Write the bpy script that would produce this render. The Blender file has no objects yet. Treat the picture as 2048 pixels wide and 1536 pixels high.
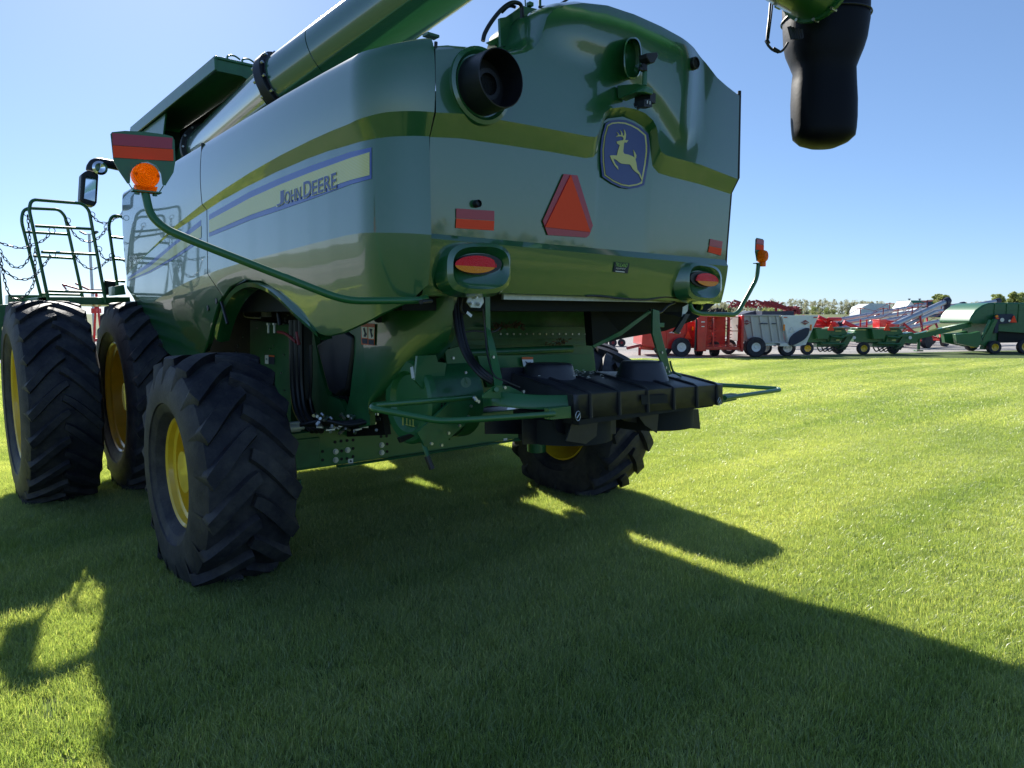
import bpy, bmesh, math, random
import numpy as np
from mathutils import Vector, Matrix, noise
from mathutils.geometry import tessellate_polygon
random.seed(7)
PI = math.pi
scene = bpy.context.scene
COL = scene.collection
# ---------------------------------------------------------------- camera
FPX = 1420.0; HCAM = 1.75
PITCH = math.atan(138/1420); AZ = math.radians(40.2)
cam = bpy.data.cameras.new('camera'); camo = bpy.data.objects.new('camera', cam); COL.objects.link(camo)
camo.location = (0, 0, HCAM); camo.rotation_euler = (PI/2-PITCH, 0, -AZ)
cam.sensor_width = 36; cam.lens = FPX/2048*36; cam.clip_end = 6000; cam.clip_start = 0.05
scene.camera = camo
# ---------------------------------------------------------------- light
SUN_AZ = math.radians(15.0); SUN_EL = math.radians(32.6)
w = bpy.data.worlds.new('World'); scene.world = w; w.use_nodes = True
nt = w.node_tree
sky = nt.nodes.new('ShaderNodeTexSky'); sky.sky_type = 'NISHITA'; sky.sun_disc = False
sky.sun_elevation = SUN_EL; sky.sun_rotation = SUN_AZ
sky.air_density = 0.7; sky.dust_density = 0.2; sky.ozone_density = 6.0
gm = nt.nodes.new('ShaderNodeGamma'); gm.inputs[1].default_value = 0.7; nt.links.new(sky.outputs[0], gm.inputs[0])
tn = nt.nodes.new('ShaderNodeMixRGB'); tn.blend_type = 'MULTIPLY'; tn.inputs[0].default_value = 1; tn.inputs[2].default_value = (1.02, 1.13, 1.26, 1)
nt.links.new(gm.outputs[0], tn.inputs[1]); nt.links.new(tn.outputs[0], nt.nodes['Background'].inputs[0])
nt.nodes['Background'].inputs[1].default_value = 0.112
sd = bpy.data.lights.new('sun', 'SUN'); sd.energy = 5.0; sd.angle = math.radians(0.5); sd.color = (1, 0.95, 0.86)
so = bpy.data.objects.new('sun', sd); COL.objects.link(so)
sdir = Vector((math.sin(SUN_AZ)*math.cos(SUN_EL), math.cos(SUN_AZ)*math.cos(SUN_EL), math.sin(SUN_EL)))
so.rotation_euler = sdir.to_track_quat('Z', 'Y').to_euler()
scene.view_settings.view_transform = 'Standard'; scene.view_settings.look = 'None'
scene.view_settings.exposure = 0.95; scene.view_settings.gamma = 1.0

# ---------------------------------------------------------------- helpers
FW = Vector((math.sin(AZ)*math.cos(PITCH), math.cos(AZ)*math.cos(PITCH), -math.sin(PITCH)))
RT = Vector((math.cos(AZ), -math.sin(AZ), 0)); UP = RT.cross(FW); CO = Vector((0, 0, HCAM))
def ray(x, y): return FW + RT*((x-1024)/FPX) - UP*((y-768)/FPX)
def P(x, y, X=None, Y=None, Z=None, D=None):
    d = ray(x, y)
    if X is not None: t = X/d.x
    elif Y is not None: t = Y/d.y
    elif Z is not None: t = (Z-HCAM)/d.z
    else: t = D
    return CO + d*t

def mat(name, col, rough=0.5, metal=0, coat=0, spec=0.5, emit=None, noise_amt=0.0, nscale=8, bump=0.0, bscale=200, trans=0, col2=None, coatr=0.03, sheen=0):
    m = bpy.data.materials.new(name); m.use_nodes = True
    t = m.node_tree; b = t.nodes['Principled BSDF']
    b.inputs['Base Color'].default_value = (*col, 1); b.inputs['Roughness'].default_value = rough
    b.inputs['Metallic'].default_value = metal; b.inputs['Coat Weight'].default_value = coat
    b.inputs['Coat Roughness'].default_value = coatr; b.inputs['Specular IOR Level'].default_value = spec
    b.inputs['Transmission Weight'].default_value = trans
    tc = t.nodes.new('ShaderNodeTexCoord')
    if noise_amt or col2:
        n = t.nodes.new('ShaderNodeTexNoise'); n.inputs['Scale'].default_value = nscale; n.inputs['Detail'].default_value = 6
        t.links.new(tc.outputs['Object'], n.inputs['Vector'])
        r = t.nodes.new('ShaderNodeValToRGB'); r.color_ramp.elements[0].position = 0.35; r.color_ramp.elements[1].position = 0.68
        c2 = col2 if col2 else tuple(min(1, c*(1+noise_amt)) for c in col)
        c1 = col if col2 else tuple(c*(1-noise_amt) for c in col)
        r.color_ramp.elements[0].color = (*c1, 1); r.color_ramp.elements[1].color = (*c2, 1)
        t.links.new(n.outputs['Fac'], r.inputs['Fac']); t.links.new(r.outputs['Color'], b.inputs['Base Color'])
    if bump:
        n2 = t.nodes.new('ShaderNodeTexNoise'); n2.inputs['Scale'].default_value = bscale; n2.inputs['Detail'].default_value = 4
        t.links.new(tc.outputs['Object'], n2.inputs['Vector'])
        bp = t.nodes.new('ShaderNodeBump'); bp.inputs['Strength'].default_value = bump; bp.inputs['Distance'].default_value = 0.01
        t.links.new(n2.outputs['Fac'], bp.inputs['Height']); t.links.new(bp.outputs['Normal'], b.inputs['Normal'])
    return m
M = {}
M['green'] = mat('green_paint', (0.018, 0.130, 0.034), 0.42, coat=0.45, noise_amt=0.06, nscale=3, bump=0.012, bscale=45, coatr=0.06)
M['greend'] = mat('green_frame_paint', (0.016, 0.115, 0.035), 0.42, coat=0.35, noise_amt=0.15, nscale=14, coatr=0.15, bump=0.03, bscale=60)
M['panel'] = mat('panel_paint', (0.012, 0.105, 0.028), 0.30, coat=1.0, bump=0.006, bscale=9, coatr=0.03, spec=0.8)
M['panel'].node_tree.nodes['Principled BSDF'].inputs['Coat IOR'].default_value = 1.62
def dusty(m, lo=.02, hi=.07, sc=1.6):
    t = m.node_tree; b = t.nodes['Principled BSDF']; tc = t.nodes.new('ShaderNodeTexCoord'); n = t.nodes.new('ShaderNodeTexNoise'); n.inputs['Scale'].default_value = sc; n.inputs['Detail'].default_value = 9; n.inputs['Roughness'].default_value = .7
    t.links.new(tc.outputs['Object'], n.inputs['Vector']); r = t.nodes.new('ShaderNodeMapRange'); r.inputs['From Min'].default_value = .42; r.inputs['From Max'].default_value = .75; r.inputs['To Min'].default_value = lo; r.inputs['To Max'].default_value = hi
    t.links.new(n.outputs['Fac'], r.inputs['Value']); t.links.new(r.outputs[0], b.inputs['Coat Roughness'])
    c = t.nodes.new('ShaderNodeMixRGB'); r2 = t.nodes.new('ShaderNodeMapRange'); r2.inputs['From Min'].default_value = .5; r2.inputs['From Max'].default_value = .85; r2.inputs['To Max'].default_value = .22
    n2 = t.nodes.new('ShaderNodeTexNoise'); n2.inputs['Scale'].default_value = 7; n2.inputs['Detail'].default_value = 10; n2.inputs['Roughness'].default_value = .75; t.links.new(tc.outputs['Object'], n2.inputs['Vector'])
    t.links.new(n2.outputs['Fac'], r2.inputs['Value']); t.links.new(r2.outputs[0], c.inputs[0]); c.inputs[1].default_value = b.inputs['Base Color'].default_value; c.inputs[2].default_value = (.12, .14, .09, 1); t.links.new(c.outputs[0], b.inputs['Base Color'])
dusty(M['panel'])
M['tube'] = mat('tube_paint', (0.035, 0.125, 0.06), 0.28, coat=1.0, spec=0.9, bump=0.01, bscale=12, coatr=0.07)
M['tube'].node_tree.nodes['Principled BSDF'].inputs['Coat IOR'].default_value = 2.1
M['black'] = mat('black_plastic', (0.012, 0.012, 0.016), 0.45, noise_amt=0.2, nscale=20, bump=0.05, bscale=300)
M['cover'] = mat('moulded_plastic', (0.028, 0.028, 0.036), 0.42, noise_amt=0.25, nscale=9, bump=0.06, bscale=120)
M['spout'] = mat('spout_rubber', (0.0035, 0.0035, 0.006), 0.5, spec=0.16, bump=0.1, bscale=30)
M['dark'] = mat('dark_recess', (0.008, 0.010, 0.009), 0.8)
def rubber_mat():
    m = mat('rubber', (0.020, 0.020, 0.024), 0.62, spec=0.4)
    t = m.node_tree; b = t.nodes['Principled BSDF']; tc = t.nodes.new('ShaderNodeTexCoord')
    n = t.nodes.new('ShaderNodeTexNoise'); n.inputs['Scale'].default_value = 5; n.inputs['Detail'].default_value = 8; n.inputs['Roughness'].default_value = 0.7
    t.links.new(tc.outputs['Object'], n.inputs['Vector'])
    r = t.nodes.new('ShaderNodeValToRGB'); e = r.color_ramp.elements
    e[0].position = 0.42; e[0].color = (0.013, 0.013, 0.023, 1); e[1].position = 0.8; e[1].color = (0.075, 0.070, 0.070, 1)
    t.links.new(n.outputs['Fac'], r.inputs['Fac']); t.links.new(r.outputs['Color'], b.inputs['Base Color'])
    n2 = t.nodes.new('ShaderNodeTexNoise'); n2.inputs['Scale'].default_value = 60; n2.inputs['Detail'].default_value = 5
    t.links.new(tc.outputs['Object'], n2.inputs['Vector'])
    bp = t.nodes.new('ShaderNodeBump'); bp.inputs['Strength'].default_value = 0.25; bp.inputs['Distance'].default_value = 0.01
    t.links.new(n2.outputs['Fac'], bp.inputs['Height']); t.links.new(bp.outputs['Normal'], b.inputs['Normal'])
    return m
M['rubber'] = rubber_mat()
M['yellow'] = mat('yellow_rim_paint', (0.72, 0.46, 0.02), 0.35, coat=0.4, noise_amt=0.08, nscale=10)
M['steel'] = mat('steel', (0.55, 0.55, 0.55), 0.35, metal=1)
M['zinc'] = mat('zinc_plate', (0.62, 0.63, 0.58), 0.45, metal=0.4, noise_amt=0.1, nscale=30)
M['orange'] = mat('fluorescent_orange', (1.0, 0.10, 0.045), 0.8, spec=0.1)
M['maroon'] = mat('dark_red_reflector', (0.42, 0.012, 0.035), 0.35, coat=0.35)
def lens(name, col, scale=160):
    m = mat(name, col, 0.22, spec=0.35)
    t = m.node_tree; b = t.nodes['Principled BSDF']; tc = t.nodes.new('ShaderNodeTexCoord')
    v = t.nodes.new('ShaderNodeTexVoronoi'); v.inputs['Scale'].default_value = scale
    t.links.new(tc.outputs['Object'], v.inputs['Vector'])
    bp = t.nodes.new('ShaderNodeBump'); bp.inputs['Strength'].default_value = 0.6; bp.inputs['Distance'].default_value = 0.004
    t.links.new(v.outputs['Distance'], bp.inputs['Height']); t.links.new(bp.outputs['Normal'], b.inputs['Normal'])
    return m
M['redlens'] = lens('red_lens', (0.85, 0.004, 0.015))
M['amber'] = lens('amber_lens', (0.95, 0.27, 0.01))
def amber_through():
    m = bpy.data.materials.new('amber_see_through_lens'); m.use_nodes = True; t = m.node_tree
    b = t.nodes['Principled BSDF']; b.inputs['Base Color'].default_value = (1, .33, .01, 1); b.inputs['Roughness'].default_value = .15
    tr = t.nodes.new('ShaderNodeBsdfTranslucent'); tr.inputs['Color'].default_value = (1, .42, .02, 1)
    mx = t.nodes.new('ShaderNodeMixShader'); mx.inputs[0].default_value = .7
    tc = t.nodes.new('ShaderNodeTexCoord'); wv = t.nodes.new('ShaderNodeTexWave'); wv.wave_type = 'RINGS'; wv.rings_direction = 'Y'
    wv.inputs['Scale'].default_value = 60
    t.links.new(tc.outputs['Object'], wv.inputs['Vector'])
    bp = t.nodes.new('ShaderNodeBump'); bp.inputs['Strength'].default_value = .8; bp.inputs['Distance'].default_value = .004
    t.links.new(wv.outputs['Fac'], bp.inputs['Height'])
    for n in (b, tr): t.links.new(bp.outputs['Normal'], n.inputs['Normal'])
    t.links.new(b.outputs[0], mx.inputs[1]); t.links.new(tr.outputs[0], mx.inputs[2])
    t.links.new(mx.outputs[0], t.nodes['Material Output'].inputs[0])
    return m
M['amber2'] = amber_through()
M['white'] = mat('white_paint', (0.78, 0.78, 0.74), 0.4, noise_amt=0.04)
M['decal_blue'] = mat('decal_blue', (0.035, 0.055, 0.22), 0.4, coat=0.3)
M['decal_stripe_blue'] = mat('decal_stripe_blue', (0.09, 0.14, 0.46), 0.4, coat=0.35)
def cream():
    m = mat('decal_cream', (0.72, 0.69, 0.30), 0.4, coat=0.3)
    t = m.node_tree; b = t.nodes['Principled BSDF']; a = t.nodes.new('ShaderNodeUVMap')
    wv = t.nodes.new('ShaderNodeTexWave'); wv.bands_direction = 'Y'; wv.inputs['Scale'].default_value = 1.6
    t.links.new(a.outputs[0], wv.inputs['Vector'])
    r = t.nodes.new('ShaderNodeValToRGB'); r.color_ramp.elements[0].color = (.76, .73, .36, 1); r.color_ramp.elements[1].color = (.68, .60, .17, 1)
    t.links.new(wv.outputs['Fac'], r.inputs['Fac']); t.links.new(r.outputs['Color'], b.inputs['Base Color'])
    return m
M['cream'] = cream()
M['decal_yellow'] = mat('decal_yellow', (0.62, 0.56, 0.13), 0.35, coat=0.7)
M['mirror'] = mat('mirror_glass', (0.8, 0.82, 0.85), 0.03, metal=1)
M['glass'] = mat('cab_glass', (0.02, 0.03, 0.03), 0.05, coat=1)
M['straw'] = mat('straw_litter', (0.11, 0.065, 0.035), 0.9, noise_amt=0.4, nscale=60)
M['red'] = mat('red_paint', (0.62, 0.018, 0.016), 0.35, coat=0.4, noise_amt=0.12, nscale=4)
M['redd'] = mat('dark_red_paint', (0.24, 0.018, 0.022), 0.45, noise_amt=0.2, nscale=6)
M['cream_box'] = mat('grey_white_box', (0.52, 0.50, 0.47), 0.45, noise_amt=0.06, nscale=2)
M['silver'] = mat('galvanised_tube', (0.50, 0.52, 0.55), 0.38, metal=0.7, noise_amt=0.08, nscale=1.5)
M['navy'] = mat('dark_tarp', (0.012, 0.02, 0.05), 0.55)
M['hose'] = mat('hose_rubber', (0.010, 0.010, 0.013), 0.38)
M['amberstk'] = mat('sticker_orange', (0.7, 0.14, 0.03), 0.5)
M['sil'] = mat('corrugated_white', (0.62, 0.66, 0.72), 0.45, noise_amt=0.05)
M['groof'] = mat('green_roof', (0.01, 0.16, 0.12), 0.4)
M['brick'] = mat('brick', (0.20, 0.075, 0.06), 0.85, noise_amt=0.2, nscale=6)
M['shingle'] = mat('shingle', (0.16, 0.15, 0.15), 0.9, noise_amt=0.2, nscale=5)
M['bark'] = mat('bark', (0.09, 0.07, 0.05), 0.9, noise_amt=0.3, nscale=6)

class MB:
    def __init__(s): s.v = []; s.f = []; s.uv = None
    def add(s, vs, fs):
        n = len(s.v); s.v += [tuple(v) for v in vs]; s.f += [tuple(i+n for i in f) for f in fs]; return s
    def box(s, c, size, rot=None):
        sx, sy, sz = [d/2 for d in size]; R = rot if rot is not None else Matrix.Identity(3)
        if isinstance(R, (int, float)): R = Matrix.Rotation(R, 3, 'Z')
        vs = [Vector(c)+R@Vector((x*sx, y*sy, z*sz)) for z in (-1, 1) for y in (-1, 1) for x in (-1, 1)]
        return s.add(vs, [(0, 2, 3, 1), (4, 5, 7, 6), (0, 1, 5, 4), (2, 6, 7, 3), (0, 4, 6, 2), (1, 3, 7, 5)])
    def cyl(s, a, b, r, n=16, r2=None, cap=True):
        a = Vector(a); b = Vector(b); r2 = r if r2 is None else r2
        d = (b-a).normalized(); q = d.to_track_quat('Z', 'Y').to_matrix(); vs = []
        for c, rr in ((a, r), (b, r2)):
            for i in range(n):
                t = 2*PI*i/n; vs.append(c+q@Vector((rr*math.cos(t), rr*math.sin(t), 0)))
        fs = [(i, (i+1) % n, n+(i+1) % n, n+i) for i in range(n)]
        if cap: fs += [tuple(range(n))[::-1], tuple(range(n, 2*n))]
        return s.add(vs, fs)
    def tube(s, pts, r, n=10, cap=True):
        pts = [Vector(p) for p in pts]; m = len(pts); rs = r if isinstance(r, (list, tuple)) else [r]*m
        vs = []; ref = None
        for i, p in enumerate(pts):
            d = (pts[min(i+1, m-1)]-pts[max(i-1, 0)]).normalized()
            if ref is None: ref = d.orthogonal().normalized()
            ref = (ref-d*ref.dot(d)).normalized(); b = d.cross(ref)
            for k in range(n):
                t = 2*PI*k/n; vs.append(p+ref*(rs[i]*math.cos(t))+b*(rs[i]*math.sin(t)))
        fs = [(i*n+k, i*n+(k+1) % n, (i+1)*n+(k+1) % n, (i+1)*n+k) for i in range(m-1) for k in range(n)]
        if cap: fs += [tuple(range(n))[::-1], tuple(range((m-1)*n, m*n))]
        return s.add(vs, fs)
    def prism(s, poly, off):
        """poly: 3D points in a plane; off: thickness vector"""
        n = len(poly); poly = [Vector(p) for p in poly]; off = Vector(off)
        tr = tessellate_polygon([poly])
        vs = poly+[p+off for p in poly]
        fs = [tuple(t) for t in tr]+[tuple(i+n for i in t)[::-1] for t in tr]+[(i, (i+1) % n, n+(i+1) % n, n+i) for i in range(n)]
        return s.add(vs, fs)
    def lathe(s, prof, n=32, c=(0, 0, 0), axis='X', close=False):
        """prof: (axial, radius)"""
        vs = []; m = len(prof); c = Vector(c)
        for (a, r) in prof:
            for i in range(n):
                t = 2*PI*i/n; u, v = r*math.cos(t), r*math.sin(t)
                vs.append(c+(Vector((a, u, v)) if axis == 'X' else Vector((u, a, v)) if axis == 'Y' else Vector((u, v, a))))
        fs = [(j*n+i, j*n+(i+1) % n, (j+1)*n+(i+1) % n, (j+1)*n+i) for j in range(m-1) for i in range(n)]
        if close: fs += [((m-1)*n+i, (m-1)*n+(i+1) % n, (i+1) % n, i) for i in range(n)]
        return s.add(vs, fs)
    def grid(s, rows):
        m = len(rows); n = len(rows[0]); vs = [p for r in rows for p in r]
        return s.add(vs, [(j*n+i, j*n+i+1, (j+1)*n+i+1, (j+1)*n+i) for j in range(m-1) for i in range(n-1)])
    def build(s, name, material, parent=None, **kw):
        if name in SPLIT:
            p = list(range(len(s.v)))
            def fd(i):
                while p[i] != i: p[i] = p[p[i]]; i = p[i]
                return i
            for f in s.f:
                a = fd(f[0])
                for k in f[1:]: p[fd(k)] = a
            groups = {}
            for f in s.f: groups.setdefault(fd(f[0]), []).append(f)
            o = None
            for fs in groups.values():
                ids = sorted({i for f in fs for i in f}); mp = {i: k for k, i in enumerate(ids)}
                q = MB(); q.v = [s.v[i] for i in ids]; q.f = [tuple(mp[i] for i in f) for f in fs]; o = q._build(name, material, parent, **kw)
            return o
        return s._build(name, material, parent, **kw)
    def _build(s, name, material, parent=None, smooth=True, bevel=0, angle=32, local=False, loc=None, solid=0, weld=False):
        off = OFF.get(parent.name, Vector((0, 0, 0))) if parent and not local else Vector((0, 0, 0))
        if loc is not None: off = Vector(loc)+off if not local else Vector(loc)
        me = bpy.data.meshes.new(name)
        V = [tuple(Vector(v)-off) for v in s.v] if not (local) else s.v
        me.from_pydata(V, [], s.f)
        bm = bmesh.new(); bm.from_mesh(me)
        if weld: bmesh.ops.remove_doubles(bm, verts=bm.verts, dist=1e-4)
        bmesh.ops.recalc_face_normals(bm, faces=bm.faces)
        bm.to_mesh(me); bm.free(); me.update()
        me.materials.append(material if not isinstance(material, str) else M[material])
        if smooth:
            me.shade_smooth(); me.set_sharp_from_angle(angle=math.radians(angle))
        o = bpy.data.objects.new(name, me); COL.objects.link(o)
        if loc is not None and not local: o.location = loc
        if parent: o.parent = parent
        if not local: OFF[o.name] = off if parent is None or loc is not None else OFF.get(parent.name, Vector((0, 0, 0)))
        if solid:
            md = o.modifiers.new('solid', 'SOLIDIFY'); md.thickness = solid; md.offset = 0
        if bevel:
            md = o.modifiers.new('bevel', 'BEVEL'); md.width = bevel; md.segments = 2; md.limit_method = 'ANGLE'; md.angle_limit = math.radians(35)
            md.harden_normals = False
        return o
OFF = {}
SPLIT = {'corner_seal', 'linch_pin', 'panel_latch', 'flange_bolt', 'spout_bolt', 'engine_hose', 'hydraulic_hose', 'axle_bolt', 'bay_hose', 'steering_hose', 'chain_ring', 'arm_bolt', 'plate_bolt', 'cover_latch', 'amber_lamp_bg', 'cover_rib', 'chamber_rib', 'red_hose', 'camera_light', 'deck_hose', 'window'}
def thing(name, label, cat, loc=(0, 0, 0), rz=0, group=None, scale=None):
    o = bpy.data.objects.new(name, None); COL.objects.link(o); o.location = loc; o.rotation_euler = (0, 0, rz)
    o.empty_display_size = .3
    tag(o, label, cat, group); OFF[o.name] = Vector(loc)
    return o
def tag(o, label=None, cat=None, group=None, kind=None):
    if label: o['label'] = label
    if cat: o['category'] = cat
    if group: o['group'] = group
    if kind: o['kind'] = kind
    return o
def copy_tree(o, parent=None):
    c = o.copy(); COL.objects.link(c); c.parent = parent
    for ch in [x for x in bpy.data.objects if x.parent == o]: copy_tree(ch, c)
    return c
def interp(pts, x):
    if x <= pts[0][0]: return pts[0][1]
    for (a, b), (c, d) in zip(pts, pts[1:]):
        if x <= c: return b+(d-b)*(x-a)/max(1e-9, c-a)
    return pts[-1][1]
def sstep(a, b, x):
    t = max(0, min(1, (x-a)/(b-a))); return t*t*(3-2*t)
def smooth_path(pts, n=6):
    pts = [Vector(p) for p in pts]; out = []
    for i in range(len(pts)-1):
        p0 = pts[max(i-1, 0)]; p1 = pts[i]; p2 = pts[i+1]; p3 = pts[min(i+2, len(pts)-1)]
        for k in range(n):
            t = k/n
            out.append(0.5*((2*p1)+(p2-p0)*t+(2*p0-5*p1+4*p2-p3)*t*t+(3*p1-p0-3*p2+p3)*t**3))
    out.append(pts[-1]); return out
def round_path(pts, r=0.06, n=5):
    pts = [Vector(p) for p in pts]; out = [pts[0]]
    for i in range(1, len(pts)-1):
        a = pts[i-1]; b = pts[i]; c = pts[i+1]
        rr = min(r, (a-b).length*.48, (c-b).length*.48)
        p = b+(a-b).normalized()*rr; q = b+(c-b).normalized()*rr
        for k in range(n+1):
            t = k/n; out.append((1-t)**2*p+2*t*(1-t)*b+t*t*q)
    out.append(pts[-1]); return out
def text_polys(s, bold=0.0, shear=0.0):
    cu = bpy.data.curves.new('t', 'FONT'); cu.body = s; cu.offset = bold; cu.shear = shear; cu.fill_mode = 'FRONT'; cu.resolution_u = 3
    ob = bpy.data.objects.new('t', cu); COL.objects.link(ob)
    dg = bpy.context.evaluated_depsgraph_get(); dg.update()
    me = bpy.data.meshes.new_from_object(ob.evaluated_get(dg))
    vs = [v.co.copy() for v in me.vertices]; fs = [tuple(p.vertices) for p in me.polygons]
    bpy.data.objects.remove(ob); bpy.data.curves.remove(cu); bpy.data.meshes.remove(me)
    return vs, fs
def text_map(mb, s, fn, bold=0.0, shear=0.0):
    """fn(u,v) -> 3D, u 0..1 over the text width, v 0..1 over cap height"""
    vs, fs = text_polys(s, 0, shear); xs = [v.x for v in vs]; ys = [v.y for v in vs]
    x0, x1 = min(xs), max(xs); y0, y1 = min(ys), max(ys)
    if bold: vs, fs = text_polys(s, bold, shear)
    mb.add([fn((v.x-x0)/(x1-x0), (v.y-y0)/(y1-y0)) for v in vs], fs)
def quad_fn(bl, br, tr, tl):
    bl, br, tr, tl = map(Vector, (bl, br, tr, tl))
    return lambda u, v: (bl*(1-u)+br*u)*(1-v)+(tl*(1-u)+tr*u)*v
# ---------------------------------------------------------------- ground, gravel, field, lawn
def ground_mat(name, c1, c2, c3, s1, s2, bump=.5, bs=300, rough=.95, stretch=None):
    m = bpy.data.materials.new(name); m.use_nodes = True; t = m.node_tree; b = t.nodes['Principled BSDF']; b.inputs['Roughness'].default_value = rough
    b.inputs['Specular IOR Level'].default_value = .2
    tc = t.nodes.new('ShaderNodeTexCoord'); src = tc.outputs['Object']
    if stretch:
        mp = t.nodes.new('ShaderNodeMapping'); mp.inputs['Scale'].default_value = stretch[0]; mp.inputs['Rotation'].default_value = (0, 0, stretch[1]); t.links.new(src, mp.inputs[0]); src = mp.outputs[0]
    n1 = t.nodes.new('ShaderNodeTexNoise'); n1.inputs['Scale'].default_value = s1; n1.inputs['Detail'].default_value = 5; t.links.new(src, n1.inputs['Vector'])
    n2 = t.nodes.new('ShaderNodeTexNoise'); n2.inputs['Scale'].default_value = s2; n2.inputs['Detail'].default_value = 8; n2.inputs['Roughness'].default_value = .7; t.links.new(tc.outputs['Object'], n2.inputs['Vector'])
    r1 = t.nodes.new('ShaderNodeValToRGB'); r1.color_ramp.elements[0].position = .4; r1.color_ramp.elements[1].position = .62
    r1.color_ramp.elements[0].color = (*c1, 1); r1.color_ramp.elements[1].color = (*c2, 1); t.links.new(n1.outputs['Fac'], r1.inputs[0])
    r2 = t.nodes.new('ShaderNodeValToRGB'); r2.color_ramp.elements[0].position = .45; r2.color_ramp.elements[1].position = .7; t.links.new(n2.outputs['Fac'], r2.inputs[0])
    mx = t.nodes.new('ShaderNodeMixRGB'); mx.inputs[2].default_value = (*c3, 1); t.links.new(r2.outputs[0], mx.inputs[0]); t.links.new(r1.outputs[0], mx.inputs[1]); t.links.new(mx.outputs[0], b.inputs['Base Color'])
    n3 = t.nodes.new('ShaderNodeTexNoise'); n3.inputs['Scale'].default_value = bs; n3.inputs['Detail'].default_value = 3; t.links.new(tc.outputs['Object'], n3.inputs['Vector'])
    bp = t.nodes.new('ShaderNodeBump'); bp.inputs['Strength'].default_value = bump; bp.inputs['Distance'].default_value = .02; t.links.new(n3.outputs['Fac'], bp.inputs['Height']); t.links.new(bp.outputs[0], b.inputs['Normal'])
    return m
M['soil_lawn'] = ground_mat('lawn_base', (.055, .10, .028), (.085, .13, .038), (.13, .13, .07), 1.2, 14, .6, 120)
M['field'] = ground_mat('field', (.09, .15, .04), (.15, .16, .07), (.18, .16, .10), .02, .6, .3, 3, stretch=((1, 6, 1), AZ))
M['gravel'] = ground_mat('gravel', (.30, .29, .28), (.42, .40, .38), (.16, .15, .15), .3, 9, 1.0, 25)
RH = Vector((RT.x, RT.y, 0)); FH = Vector((FW.x, FW.y, 0)).normalized()
def G(r, f, z=0): return RH*r+FH*f+Vector((0, 0, z))   # right / forward of the camera foot, on the ground
# field: flat near, rising gently far away, reaches the horizon all round
mb = MB(); rows = []
def fz(d): return interp([(0, -.03), (60, -.03), (130, .5), (330, 2.0), (600, 2.4), (4500, 3)], d)
for d in (0.5, 8, 20, 40, 60, 75, 90, 110, 130, 170, 220, 330, 450, 600, 1200, 4500):
    rows.append([Vector((d*math.sin(2*PI*k/72), d*math.cos(2*PI*k/72), fz(d))) for k in range(73)])
mb.grid(rows); mb.f.append(tuple(range(72)))
tag(mb.build('field_ground', 'field', weld=True), kind='structure')
# lawn boundary towards the gravel yard
LB = [G(-120, 6), P(-2500, 860, Z=0), P(-700, 782, Z=0), P(0, 757, Z=0), P(700, 733, Z=0), P(1300, 720, Z=0), P(1370, 716, Z=0), P(1500, 714, Z=0), P(1700, 708, Z=0), P(2048, 700, Z=0), P(2600, 690, Z=0)]
far = [G(90, 75, 0), G(20, 75, 0), G(-50, 75, 0)]
mb = MB(); gv = [Vector((v.x, v.y, -.006)) for v in LB]+[Vector((v.x, v.y, -.006)) for v in far]
mb.prism(gv, (0, 0, -.01)); tag(mb.build('gravel_yard', 'gravel', smooth=False), kind='structure')
mb = MB(); lw = [Vector((v.x, v.y, 0.0)) for v in LB]+[G(60, -40), G(-120, -40)]
mb.prism(lw, (0, 0, -.004)); lawn = tag(mb.build('lawn_ground', 'soil_lawn', smooth=False), kind='structure')
# ---------------------------------------------------------------- the combine
CB = thing('combine_harvester', 'huge green combine harvester seen from behind, parked on the lawn with yellow rims', 'combine harvester', (3.35, 6.0, 0))
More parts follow.
